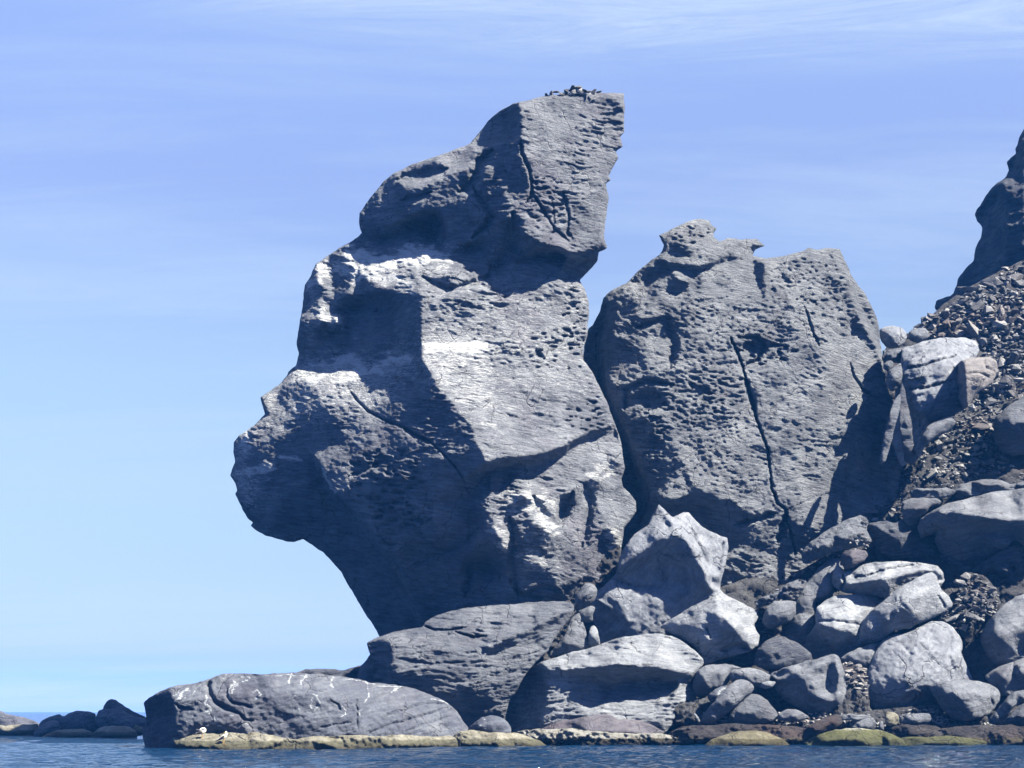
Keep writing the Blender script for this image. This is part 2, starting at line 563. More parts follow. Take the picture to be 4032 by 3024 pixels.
M_PALE2 = rock_mat('flaked_boulder', (0.17, 0.17, 0.18), (0.30, 0.297, 0.30), (0.46, 0.45, 0.43), strata=0.1, ang=50,
                   bump=0.8, cscale=1.4, fs=0.45, warmf=0.05)
M_LAYER = rock_mat('layered_boulder', (0.10, 0.10, 0.11), (0.19, 0.19, 0.195), (0.33, 0.325, 0.32), strata=0.7, ang=-14, bump=0.7, stain_and_sun=(0.50, 0.49, 0.47))
M_BLOCK = rock_mat('striped_block', (0.15, 0.15, 0.152), (0.30, 0.297, 0.295), (0.52, 0.51, 0.48), strata=0.6, ang=-4, bump=0.7, warmf=0.05)
M_LONG = rock_mat('shore_boulder', (0.075, 0.077, 0.092), (0.14, 0.142, 0.158), (0.25, 0.25, 0.25), strata=0.35, ang=14, bump=0.6,
                  stain_and_sun=(0.52, 0.52, 0.49), warm=(0.13, 0.095, 0.10), warmf=0.3)
M_TAN = rock_mat('tidal_rock', (0.20, 0.17, 0.11), (0.33, 0.29, 0.20), (0.52, 0.46, 0.34), strata=0.2, bump=0.8, cscale=1.6,
                 tide=(0.34, (0.20, 0.18, 0.11), (0.10, 0.085, 0.05)), warmf=0)
M_WHITE = rock_mat('barnacle_rock', (0.30, 0.27, 0.20), (0.55, 0.50, 0.40), (0.75, 0.70, 0.58), strata=0.3, bump=1.0, cscale=2.5,
                   fs=1.6, tide=(0.33, (0.13, 0.11, 0.07), (0.03, 0.03, 0.03)), warmf=0)
M_GREEN = rock_mat('algae_rock', (0.30, 0.27, 0.19), (0.50, 0.45, 0.34), (0.62, 0.57, 0.44), strata=0.2, bump=0.7, cscale=2.0,
                   tide=(0.75, (0.15, 0.145, 0.06), (0.08, 0.078, 0.035)), warmf=0)
M_OLIVE = rock_mat('olive_rock', (0.11, 0.095, 0.055), (0.20, 0.17, 0.10), (0.30, 0.26, 0.17), strata=0.2, bump=0.7, cscale=1.8,
                   tide=(0.3, (0.12, 0.10, 0.05), (0.07, 0.06, 0.03)), warmf=0)
M_WET = rock_mat('wet_ledge', (0.035, 0.032, 0.038), (0.075, 0.066, 0.065), (0.15, 0.13, 0.12), strata=0.6, bump=0.9, cscale=1.2,
                 tide=(0.35, (0.16, 0.13, 0.08), (0.07, 0.06, 0.04)), warm=(0.16, 0.10, 0.08), warmf=0.6, rough=0.75)
M_ROSE = rock_mat('rusty_rock', (0.085, 0.078, 0.085), (0.14, 0.122, 0.128), (0.22, 0.195, 0.19), strata=0.4, bump=0.6,
                  warm=(0.2, 0.12, 0.11), warmf=0.5)
M_PINK = rock_mat('pink_rock', (0.20, 0.185, 0.175), (0.32, 0.28, 0.25), (0.46, 0.40, 0.355), strata=0.2, bump=0.7, cscale=1.6, warmf=0)
M_STONE = rock_mat('scree_stone', (0.08, 0.078, 0.082), (0.18, 0.17, 0.16), (0.38, 0.35, 0.31), strata=0.2, bump=0.4, cscale=1.2,
                   var=0.34, warm=(0.24, 0.17, 0.13), warmf=0.6)
M_GROUND = rock_mat('hillside_gravel', (0.045, 0.043, 0.045), (0.10, 0.094, 0.09), (0.20, 0.19, 0.175), strata=0.1, bump=1.0, fs=0.8)

# ------------------------------------------------------------------ sea
def make_sea():
    xs = np.concatenate([-np.geomspace(1600, 42, 22)[:-1], np.linspace(-40, 40, 560), np.geomspace(42, 1600, 22)[1:]])
    ys = np.concatenate([np.linspace(-400, 30, 8)[:-1], 30 + np.cumsum(np.full(330, 0.125)), 71.5 * np.geomspace(1, 22, 110)])
    gx, gy = np.meshgrid(xs, ys)
    fade = np.clip(1 - (gy - 65) / 60, 0.0, 1) * np.clip(1 - (np.abs(gx) - 34) / 8, 0, 1)
    z = 0.045 * perlin(gx / 1.5, gy / 0.7, 0 * gx + 3.1) + 0.040 * perlin(gx / 0.55, gy / 0.34, 0 * gx + 8.1)
    z = z + 0.03 * perlin(gx / 6.0, gy / 2.4, 0 * gx + 1.1)
    z = z * fade
    ny, nx = gx.shape
    i = np.arange(ny * nx).reshape(ny, nx)
    q = np.stack([i[:-1, :-1], i[:-1, 1:], i[1:, 1:], i[1:, :-1]], -1).reshape(-1, 4).astype(np.int32)
    me = bpy.data.meshes.new('sea')
    me.vertices.add(ny * nx)
    me.vertices.foreach_set('co', np.stack([gx, gy, z], -1).astype(np.float32).ravel())
    me.loops.add(q.size); me.loops.foreach_set('vertex_index', q.ravel())
    me.polygons.add(len(q))
    me.polygons.foreach_set('loop_start', np.arange(0, q.size, 4, dtype=np.int32))
    me.polygons.foreach_set('loop_total', np.full(len(q), 4, np.int32))
    me.polygons.foreach_set('use_smooth', np.ones(len(q), bool))
    me.update(calc_edges=True)
    m = bpy.data.materials.new('sea_water')
    m.use_nodes = True
    m.node_tree.nodes.clear()
    k = NT(m.node_tree)
    pos = k.n('ShaderNodeNewGeometry').outputs['Position']
    mp = k.n('ShaderNodeMapping', {'Vector': pos, 'Scale': (0.7, 1.35, 1)}).outputs[0]
    n1 = k.noise(mp, 2.4, 5, 0.6, 0.3)
    n2 = k.noise(mp, 0.55, 4, 0.6)
    hgt = k.math('ADD', n1, k.math('MULTIPLY', n2, 2.4))
    bp = k.n('ShaderNodeBump', {'Height': hgt, 'Strength': 1.0, 'Distance': 0.35})
    big = k.ramp(k.noise(pos, 0.05, 3), [(0.35, (0.0006, 0.011, 0.036)), (0.65, (0.0009, 0.015, 0.050))])
    bs = k.n('ShaderNodeBsdfPrincipled', {'Base Color': big, 'Roughness': 0.04, 'Normal': bp.outputs[0]})
    bs.inputs['IOR'].default_value = 1.333
    bs.inputs['Specular IOR Level'].default_value = 0.4
    k.n('ShaderNodeOutputMaterial', {0: bs.outputs[0]})
    me.materials.append(m)
    o = bpy.data.objects.new('sea', me)
    COL.objects.link(o)
    tag(o, 'calm blue sea with small ripples in front of the rocks', kind='structure')


make_sea()

# ------------------------------------------------------------------ hillside behind the boulders
relief('hillside', 'F0',
       [(1235, 1320), (1500, 1285), (1660, 1235), (1750, 1140), (1880, 1030), (1900, 930), (1890, 800), (1915, 745), (1975, 712),
        (2040, 655), (2110, 610), (2212, 560), (2330, 500), (2400, 500), (2400, 1660), (1235, 1660)],
       [(1240, 1600, -4), (2390, 1600, -5), (1240, 1340, 1), (1700, 1300, 1.5), (2300, 1250, 0), (1800, 1130, 3), (2300, 950, 4.0),
        (1910, 900, 7), (1900, 780, 8), (2300, 700, 8.5), (2000, 720, 9), (2212, 590, 11), (1980, 1000, 4), (2100, 1000, 3.6),
        (2050, 1200, 1.0), (1500, 1500, -2), (2000, 1500, -3)],
       75, mat=M_GROUND, kind='structure', label='steep loose gravel hillside behind the boulders', T=6, sp=11, bl=20, rim=0.4,
       Rpx=25, lump=(0.35, 1.6), fine=0.12, jag=4)

# ------------------------------------------------------------------ the tall stack
stack_out = fr('A', [(2036, 84), (2040, 180), (2038, 268), (2018, 290), (2030, 340), (1998, 365), (2010, 395), (1988, 430), (1962, 480),
             (1972, 502), (1950, 520), (1962, 590), (1955, 640), (1945, 700), (1940, 780), (1955, 830), (1915, 852), (1910, 890),
             (1880, 930), (1850, 960), (1822, 988), (1845, 1030), (1862, 1080), (1870, 1140), (1862, 1200), (1858, 1260),
             (1840, 1310), (1838, 1370), (1880, 1430), (1918, 1500), (1945, 1560)]) + \
    fr('B', [(1950, 95), (1975, 160), (2000, 230), (2020, 300), (2032, 370), (2040, 420), (2025, 470), (2032, 512), (2062, 542), (2092, 582),
             (2096, 630), (2060, 680), (2035, 712), (2030, 780), (2018, 850), (1990, 925), (1960, 1040), (1900, 1180), (1800, 1300),
             (1500, 1340), (1100, 1320), (900, 1300), (853, 1236), (820, 1180), (780, 1120), (740, 1050), (700, 985), (665, 920), (630, 880),
             (580, 830), (530, 798), (482, 765), (440, 780), (400, 778), (380, 770), (300, 750), (250, 720), (230, 700), (240, 685),
             (215, 665), (195, 635), (175, 590), (155, 545), (165, 530), (158, 500), (130, 455), (140, 420), (155, 390), (148, 345),
             (147, 300), (170, 268), (210, 240), (260, 200), (300, 160)]) + \
    fr('A', [(282, 1575), (278, 1555), (340, 1510), (370, 1490), (405, 1450), (412, 1428), (450, 1402), (457, 1375), (462, 1340), (450, 1300),
             (460, 1240), (470, 1180), (482, 1110), (485, 1050), (490, 1010), (520, 970), (545, 910), (600, 870), (650, 840),
             (700, 810), (745, 780), (770, 758), (762, 742), (754, 700), (756, 662), (780, 630), (800, 600), (840, 550), (875, 508),
             (920, 472), (1000, 432), (1060, 410), (1130, 385), (1230, 350), (1290, 328), (1340, 270), (1380, 215), (1430, 170),
             (1500, 130), (1560, 118), (1640, 100), (1700, 90), (1790, 82), (1900, 78), (2000, 82)])

sp_a = fr('A', [
    # top block
    (2010, 110, 1.3), (1800, 105, .7), (2000, 370, 1.4), (1930, 640, 1.3), (1920, 800, 1.2), (1800, 300, .6), (1800, 600, .4),
    (1660, 740, .0), (1460, 195, 1.9), (1340, 300, 3.0), (1400, 250, 2.5),
    # forehead
    (1230, 385, 3.0), (1000, 460, 4.0), (870, 540, 4.9), (800, 640, 5.3), (790, 720, 5.2), (1000, 550, 3.0), (1150, 500, 2.3),
    (1300, 440, 1.3), (870, 640, 4.5), (940, 700, 3.7), (1050, 655, 2.7), (1140, 640, 2.2), (1420, 450, .6), (1250, 620, 1.5),
    (1250, 740, 2.2), (1180, 740, 2.6),
    (1120, 690, 4.6), (1030, 720, 5.0), (960, 770, 5.2), (1110, 780, 4.9), (860, 800, 5.9), (820, 780, 5.8), (1180, 800, 2.8),
    # brow ledge, lit from above
    (960, 812, 4.3), (1040, 797, 4.0), (1180, 860, 2.4), (1080, 850, 2.9), (900, 880, 4.0), (740, 850, 5.6), (600, 900, 6.6),
    (740, 930, 4.7), (1000, 950, 2.5), (850, 950, 3.7), (1050, 1000, 1.7), (1200, 960, 1.2), (1200, 1020, 1.2),
    (560, 990, 5.7), (500, 1010, 6.8),
    # sockets
    (500, 1090, 6.6), (570, 1070, 5.6), (640, 1060, 5.4), (620, 1125, 5.5), (560, 1180, 5.0), (650, 1190, 4.7), (620, 1240, 5.9), (560, 1330, 6.3),
    (690, 1060, 4.4), (745, 1060, 4.5), (760, 1110, 5.8), (840, 1030, 3.1), (910, 1045, 2.6), (985, 1055, 2.1), (850, 1120, 4.8),
    (950, 1130, 2.9), (1030, 1110, 1.4), (1030, 1200, 1.0), (790, 1180, 5.0), (830, 1170, 4.4), (840, 1240, 4.1), (780, 1250, 4.6), (880, 1220, 4.0),
    (960, 1250, 2.4), (700, 1150, 5.9), (700, 1280, 5.4), (820, 1340, 3.7), (900, 1330, 3.4), (1030, 1320, .9),
    (490, 1400, 6.9), (570, 1385, 6.5), (700, 1345, 5.6), (790, 1400, 4.4), (870, 1380, 3.4), (950, 1350, 2.3), (1035, 1360, .6),
    (500, 1470, 5.0), (640, 1470, 3.9), (760, 1470, 3.0), (860, 1440, 2.5), (960, 1420, 1.8), (1030, 1440, 1.0),
    # neck, right face
    (1250, 1060, .8), (1400, 1180, .7), (1500, 980, 1.2), (1700, 1180, 1.4), (1840, 1180, 2.6), (1820, 1370, 2.3), (1600, 1400, .7),
    (1350, 1430, .1), (1890, 1500, 2.0), (1650, 900, 1.6), (1720, 960, 1.7), (1250, 1310, .5), (1380, 1310, .6), (1800, 1010, 1.9),
    (1750, 1010, 1.5), (1450, 1560, -.2), (1700, 1560, .8)])
sp_b = fr('B', [
    # snout on the left
    (170, 330, 6.8), (150, 455, 7.0), (240, 300, 5.8), (330, 180, 5.9), (420, 250, 4.7), (300, 430, 5.5), (250, 560, 6.3), (400, 550, 5.2),
    (260, 690, 7.2), (400, 730, 6.9), (480, 740, 6.9), (500, 330, 3.9), (330, 640, 6.1), (470, 660, 6.0), (440, 400, 4.5),
    # cheek
    (600, 120, 3.0), (800, 120, 1.9), (1000, 120, 0.4), (700, 300, 2.0), (900, 300, .7), (1000, 450, -.1), (800, 480, 1.1), (1130, 380, -.9),
    (950, 620, .9), (1100, 600, .0), (1220, 500, -.7), (1100, 760, .9), (960, 760, 1.6), (1010, 840, 2.6), (1130, 900, 2.4),
    (1200, 820, 1.5), (1270, 700, .2), (1170, 1050, 3.2), (1300, 900, 1.7),
    # throat, in shade
    (560, 620, 5.0), (540, 700, 6.3), (640, 720, 5.6), (700, 820, 6.2), (540, 780, 7.2), (690, 930, 7.4), (800, 900, 5.9), (800, 1100, 7.9),
    (870, 1230, 8.8), (900, 1100, 7.0), (1000, 1180, 6.6), (960, 1260, 7.6), (620, 860, 7.2), (900, 980, 6.0),
    # folds on the right
    (1400, 480, -.6), (1420, 560, -.4), (1600, 480, .4), (1700, 520, .3), (1780, 440, .9), (1480, 600, -1.0), (1550, 550, -1.0), (1630, 600, -.6),
    (1700, 660, 0), (1830, 520, .5), (1950, 400, 1.6), (2030, 500, 2.2), (2070, 600, 3.0), (1950, 690, 1.6), (1990, 820, 2.8),
    (1450, 720, -.8), (1560, 780, -.5), (1700, 820, .4), (1850, 780, 1.2), (1420, 870, .2), (1330, 920, 1.6), (1400, 960, 1.5), (1480, 900, .2),
    (1520, 1000, .8), (1700, 1000, 1.1), (1880, 940, 2.3), (1260, 1060, 2.6), (1450, 1060, 1.5), (1600, 1090, 1.9), (1800, 1070, 3.0),
    (1800, 300, 1.1), (1600, 220, .2), (1700, 100, .9), (1850, 150, 1.6), (1450, 150, -.5), (1460, 300, -1.2), (1930, 300, 1.9),
    (1230, 960, 2.2), (1900, 560, 1.5), (1850, 640, 1.4)])
stack_creases = [
    fr('A', [(1532, 120, 0), (1535, 200, -.2), (1534, 292, -.35), (1548, 370, -.3), (1575, 480, -.2), (1592, 560, 0), (1610, 640, .1), (1640, 720, .5)]),
    fr('A', [(1318, 340, 2.9), (1420, 312, 1.9), (1526, 288, .15)]),
    fr('A', [(1322, 362, 1.9), (1424, 334, .75), (1524, 306, -.35)]),
    # underside of the top block
    fr('A', [(1300, 790, 1.5), (1380, 722, 1.0), (1500, 690, .1), (1560, 760, -.1), (1640, 815, -.15), (1745, 842, .2)]),
    fr('A', [(1330, 830, 2.6), (1420, 750, 1.3), (1480, 800, 1.4), (1540, 880, 2.0), (1640, 880, 2.3), (1735, 868, 2.3)]),
    # dark flake under the top block on the right
    fr('A', [(1780, 790, .9), (1770, 860, .8), (1850, 856, 1.1), (1930, 838, 1.7)]),
    fr('A', [(1755, 880, 1.5), (1752, 960, 2.6), (1815, 975, 3.0), (1870, 920, 2.8)]),
    # ridge between the shaded cheek and the lit face
    fr('A', [(1050, 1040, .95), (1052, 1130, .65), (1052, 1260, .45), (1056, 1375, 0), (1110, 1450, -.5), (1180, 1560, -.9)]) +
    fr('B', [(1240, 150, -1.3), (1300, 215, -1.7), (1328, 300, -2.0), (1372, 396, -2.2)]),
    fr('B', [(1372, 396, -2.2), (1480, 372, -1.9), (1640, 350, -.9), (1760, 300, .0), (1905, 225, 1.2)])[1:],
    fr('B', [(1385, 432, -.3), (1490, 420, .2), (1640, 400, .5), (1760, 350, 1.0), (1915, 262, 2.0)]),
    fr('B', [(1385, 560, -.9), (1378, 640, -1.1), (1360, 720, -.7), (1270, 850, .6), (1230, 940, 1.8)]),
    fr('B', [(1300, 560, .1), (1300, 700, .5)]),
    # jaw line over the throat
    fr('B', [(455, 385, 4.2), (490, 500, 4.3), (528, 572, 4.6)]),
    fr('B', [(572, 425, 2.5), (640, 548, 2.2), (755, 645, 2.0), (845, 780, 2.1), (950, 900, 2.6), (1055, 1125, 4.4), (1075, 1180, 5.2)]),
    fr('B', [(556, 440, 4.3), (618, 565, 4.8), (725, 665, 4.7), (812, 800, 4.6), (915, 915, 4.9), (1020, 1130, 6.0), (1030, 1190, 6.6)]),
]


def toA(l):
    return [((p[0] - 800) * 1.2289, (p[1] - 300) * 1.2289) + tuple(p[2:]) for p in l]


def BtoA(l):
    return [(p[0], p[1] + 1474.7) + tuple(p[2:]) for p in l]


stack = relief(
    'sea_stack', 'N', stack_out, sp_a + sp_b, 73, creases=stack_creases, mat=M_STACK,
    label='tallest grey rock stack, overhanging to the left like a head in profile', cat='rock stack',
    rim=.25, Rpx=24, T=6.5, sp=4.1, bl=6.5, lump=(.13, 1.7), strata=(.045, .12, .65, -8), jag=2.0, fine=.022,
    strokes=[
        (fr('A', [(1532, 300), (1545, 380), (1580, 460), (1592, 560), (1560, 620)]), 5, .4),
        (fr('A', [(1310, 540), (1340, 600), (1400, 680), (1380, 720), (1300, 785)]), 13, .6),
        (fr('A', [(1400, 360), (1340, 420), (1300, 520), (1240, 560)]), 22, .7),
        (fr('A', [(940, 500), (1060, 480), (1180, 450)]), 22, .45), (fr('A', [(960, 600), (1040, 590), (1100, 560)]), 16, .4),
        (fr('A', [(1590, 560), (1640, 640), (1700, 740), (1770, 800)]), 5, .3),
        (fr('A', [(1745, 560), (1770, 690), (1760, 760), (1785, 780)]), 5, .3),
        (fr('A', [(1060, 970), (1180, 1035), (1300, 1000), (1420, 960)]), 12, .4),
        (fr('A', [(1690, 600), (1700, 720), (1660, 830)]), 4, .15),
        (fr('A', [(1500, 660), (1510, 780), (1460, 900), (1380, 960)]), 30, .5),
        (fr('B', [(690, 20), (740, 90), (800, 150), (900, 200), (970, 225), (1040, 268), (1100, 295), (1170, 360), (1230, 430), (1270, 500)]), 3.5, .35),
        (fr('B', [(970, 225), (1020, 262), (1100, 295)]), 7, .3),
        (fr('B', [(690, 470), (800, 420), (1000, 360), (1300, 260)]), 5, .15),
        (fr('B', [(1480, 660), (1500, 760), (1490, 880), (1520, 1040)]), 16, .5), (fr('B', [(1600, 560), (1640, 640), (1720, 700), (1740, 620), (1790, 540)]), 22, .5),
        (fr('B', [(1270, 880), (1290, 960), (1265, 1040)]), 16, .6), (fr('B', [(1000, 900), (1100, 850), (1250, 800), (1350, 690)]), 6, .25),
        (fr('B', [(1850, 500), (1870, 600), (1850, 700), (1830, 800)]), 20, .5), (fr('B', [(1560, 1030), (1640, 1000), (1720, 1010)]), 10, .35),
        (fr('B', [(1500, 1000), (1540, 1040), (1640, 1050)]), 10, .4)],
    blobs=[tuple(fr('A', [(1390, 830)])[0]) + (70, 50, -50, -.5), tuple(fr('B', [(1360, 900)])[0]) + (60, 50, 20, 1.1),
           tuple(fr('B', [(1430, 300)])[0]) + (60, 60, 0, -.35), tuple(fr('B', [(1550, 560)])[0]) + (60, 24, -10, -.45),
           tuple(fr('B', [(1640, 700)])[0]) + (70, 40, 40, -.5), tuple(fr('B', [(1430, 760)])[0]) + (30, 60, -20, -.5),
           tuple(fr('B', [(1600, 880)])[0]) + (50, 30, 20, -.35), tuple(fr('B', [(1980, 740)])[0]) + (30, 60, -10, -.4),
           tuple(fr('B', [(1740, 620)])[0]) + (26, 50, 10, .6), tuple(fr('B', [(1900, 480)])[0]) + (50, 30, 30, -.4),
           tuple(fr('A', [(1880, 1060)])[0]) + (30, 40, 0, .3), tuple(fr('B', [(1990, 260)])[0]) + (30, 60, 30, .4)],
    pits=[(fr('B', [(880, 470)])[0], 150, 120, 90, 9, .32), (fr('B', [(960, 640)])[0], 130, 60, 70, 9, .32), (fr('A', [(1720, 1330)])[0], 120, 90, 42, 7, .35),
          (fr('B', [(1850, 170)])[0], 80, 60, 40, 7, .3), (fr('A', [(1800, 1180)])[0], 50, 150, 60, 7, .3),
          (fr('A', [(1660, 620)])[0], 80, 120, 60, 8, .25), (fr('B', [(850, 780)])[0], 60, 60, 24, 7, .3), (fr('A', [(1500, 1050)])[0], 350, 280, 90, 4, .12)],
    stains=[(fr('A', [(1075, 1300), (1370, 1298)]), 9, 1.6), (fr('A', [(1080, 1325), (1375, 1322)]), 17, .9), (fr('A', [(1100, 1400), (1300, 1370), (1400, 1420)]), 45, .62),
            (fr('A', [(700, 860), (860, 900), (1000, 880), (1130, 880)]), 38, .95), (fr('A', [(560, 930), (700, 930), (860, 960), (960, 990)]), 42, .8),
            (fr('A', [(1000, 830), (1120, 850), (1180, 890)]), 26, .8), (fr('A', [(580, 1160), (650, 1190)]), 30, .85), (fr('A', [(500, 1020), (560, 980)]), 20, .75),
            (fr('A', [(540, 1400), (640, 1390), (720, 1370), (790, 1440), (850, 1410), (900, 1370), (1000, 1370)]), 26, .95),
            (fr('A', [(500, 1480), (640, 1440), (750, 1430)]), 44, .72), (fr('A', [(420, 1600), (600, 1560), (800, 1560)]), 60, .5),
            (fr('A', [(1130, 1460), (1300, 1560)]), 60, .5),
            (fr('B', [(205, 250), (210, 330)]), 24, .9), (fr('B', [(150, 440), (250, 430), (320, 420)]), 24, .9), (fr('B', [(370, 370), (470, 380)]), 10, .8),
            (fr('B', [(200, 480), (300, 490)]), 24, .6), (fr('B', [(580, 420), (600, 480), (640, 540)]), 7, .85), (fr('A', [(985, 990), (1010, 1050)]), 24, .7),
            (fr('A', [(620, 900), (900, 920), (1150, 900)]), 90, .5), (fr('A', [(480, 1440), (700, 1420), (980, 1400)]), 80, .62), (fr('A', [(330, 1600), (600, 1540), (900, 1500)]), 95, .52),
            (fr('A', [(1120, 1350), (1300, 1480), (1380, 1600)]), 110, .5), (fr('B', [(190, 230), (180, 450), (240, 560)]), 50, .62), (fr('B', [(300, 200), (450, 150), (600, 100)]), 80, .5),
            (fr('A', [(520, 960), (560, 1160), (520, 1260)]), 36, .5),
            (fr('A', [(1150, 1120), (1500, 1060), (1780, 1100)]), 110, .42), (fr('A', [(1120, 1260), (1500, 1260), (1760, 1300)]), 120, .48), (fr('A', [(1300, 1500), (1600, 1440), (1850, 1500)]), 90, .42), (fr('B', [(1480, 600), (1560, 560), (1640, 600)]), 50, .75), (fr('B', [(1640, 680), (1660, 740)]), 55, .7), (fr('B', [(1430, 720), (1470, 800)]), 45, .7), (fr('B', [(1980, 740), (1995, 820)]), 34, .8), (fr('B', [(1560, 860), (1640, 900)]), 50, .6), (fr('B', [(1880, 470), (1960, 430)]), 45, .6)])  # last strokes: sunlight painted pale on the lower right bulges

# ------------------------------------------------------------------ its broken twin
relief('rock_pinnacle', 'C',
       [(485, 155), (520, 138), (580, 110), (620, 90), (680, 75), (730, 85), (740, 105), (768, 120), (755, 140), (750, 162), (778, 186),
        (820, 168), (880, 175), (960, 172), (1000, 207), (950, 225), (935, 255), (1000, 268), (1060, 262), (1130, 245), (1180, 232), (1210, 215),
        (1250, 224), (1300, 216), (1358, 220), (1375, 250), (1400, 305), (1420, 350), (1450, 400), (1490, 440), (1510, 490),
        (1535, 545), (1550, 600), (1560, 700), (1575, 800), (1582, 870), (1600, 920), (1640, 1000), (1660, 1200), (1640, 1500),
        (1500, 1800), (1200, 1960), (600, 1950), (300, 1800), (80, 1500), (60, 1100), (110, 900), (115, 770), (120, 690), (145, 605), (165, 590), (200, 520), (215, 460), (260, 420),
        (330, 388), (380, 333), (455, 272), (490, 248), (508, 205)],
       [(560, 150, .6), (640, 110, .7), (720, 120, 1.0), (600, 190, .2), (700, 230, .2), (760, 190, .9), (620, 260, .3), (540, 240, .6), (850, 200, 1.0), (950, 200, 1.3),
        (800, 250, .5), (1000, 300, .3), (1200, 270, .6), (1320, 270, .9), (560, 330, .2), (700, 310, .1), (700, 350, .4), (420, 380, 1.2), (370, 430, .9), (300, 460, 1.2),
        (400, 540, .3), (700, 500, .1), (1000, 500, .1), (1250, 500, .5), (1400, 560, 1.3), (1500, 700, 2.0), (1530, 850, 2.1), (1450, 900, 1.3), (1300, 800, .6),
        (1000, 800, .1), (700, 800, -.1), (450, 800, .1), (330, 900, .3), (500, 1000, -.1), (800, 1000, -.1), (1200, 1100, .3), (1400, 1100, 1.0),
        (1560, 1100, 3.0), (400, 1200, .4), (600, 1250, -.2), (800, 1250, -.2), (1150, 1300, .2), (1350, 1350, 1.5), (1500, 1400, 2.8), (500, 1420, 0),
        (640, 1380, -.4), (700, 1480, .8), (600, 1500, 1.2), (800, 1560, .8), (850, 1420, -.1), (950, 1500, 0), (1000, 1600, .4), (1200, 1550, .4),
        (900, 1650, .6), (1080, 1700, 1.0), (1300, 1600, .9), (700, 1700, 1.6), (160, 700, 4.2), (150, 1000, 4.8), (200, 1500, 4.8), (190, 600, 3.8), (1450, 480, 1.7)],
       76, mat=M_TWIN,
       creases=[[(240, 480, 1.7), (270, 600, 1.0), (225, 720, 1.6), (235, 850, 1.3), (265, 960, 1.0), (310, 1060, .9), (350, 1160, .8), (400, 1280, .8), (450, 1400, .9), (470, 1480, 1.2)],
                [(225, 500, 3.0), (205, 620, 3.6), (190, 760, 4.0), (210, 900, 4.2), (280, 1080, 4.2), (330, 1200, 4.2), (380, 1350, 4.2), (400, 1480, 4.2)],
                [(560, 1440, -.3), (650, 1385, -.6), (760, 1410, -.5), (850, 1440, -.2)],
                [(1330, 250, .8), (1400, 380, 1.0), (1460, 560, 1.2), (1540, 700, 1.8)], [(1350, 240, 1.3), (1430, 380, 1.6), (1490, 560, 2.0), (1550, 690, 2.5)],
                [(520, 285, .1), (640, 302, 0), (760, 280, .3)], [(530, 310, .7), (640, 325, .7), (750, 300, .8)]],
       label='broad pitted rock pinnacle with a long vertical crack, behind and right of the tallest stack', cat='rock pinnacle',
       rim=.3, Rpx=22, T=7, sp=4.3, bl=7, lump=(.2, 1.6), strata=(.032, .11, .6, -12), jag=2.2, fine=.026,
       strokes=[([(830, 650), (862, 720), (888, 790), (908, 860), (930, 935), (950, 1030), (980, 1110), (1010, 1190), (1022, 1290), (1030, 1380), (1055, 1450), (1095, 1480), (1105, 1530), (1125, 1600), (1145, 1700)], 3.6, .9, False),
                ([(900, 850), (930, 935), (950, 1020)], 11, .5), ([(1100, 1500), (1085, 1580), (1060, 1640)], 14, .7),
                ([(1410, 770), (1430, 840), (1470, 900), (1520, 940)], 5, .4), ([(1190, 500), (1220, 600), (1260, 690)], 6, .25),
                ([(870, 650), (960, 650), (1000, 690), (960, 760), (890, 790)], 9, .4), ([(320, 1000), (330, 900), (420, 860), (560, 880)], 12, .35),
                ([(1110, 1480), (1250, 1420), (1400, 1380), (1500, 1300)], 4, .12), ([(380, 600), (520, 560), (560, 680), (540, 800)], 16, .3),
                ([(850, 1560), (950, 1530), (1050, 1500)], 12, .4)],
       stains=[([(1060, 300), (1180, 450), (1280, 640), (1450, 760)], 110, .55), ([(1440, 700), (1500, 950)], 80, .6), ([(600, 680), (580, 780), (900, 760)], 70, .55), ([(650, 1180), (1000, 1080), (1150, 1000)], 90, .5),
               ([(560, 330), (700, 300)], 50, .55), ([(960, 1300), (1200, 1400)], 80, .5), ([(330, 620), (480, 500)], 60, .5), ([(620, 200), (700, 250)], 50, .55)],
       blobs=[(930, 700, 60, 35, 0, .35), (430, 960, 90, 50, 10, .5), (450, 620, 110, 60, 20, .3), (580, 420, 80, 40, -10, .35), (1150, 560, 90, 120, 20, -.3)],
       pits=[((420, 1150), 100, 170, 150, 8, .18), ((750, 900), 160, 120, 120, 8, .18), ((600, 980), 200, 120, 110, 8, .2), ((820, 620), 330, 180, 240, 6, .11), ((1180, 380), 220, 110, 190, 6, .14),
             ((1000, 720), 150, 70, 45, 9, .25), ((640, 150), 100, 50, 45, 7, .25), ((1300, 550), 120, 150, 90, 6, .16), ((700, 1200), 320, 220, 150, 6, .16)])

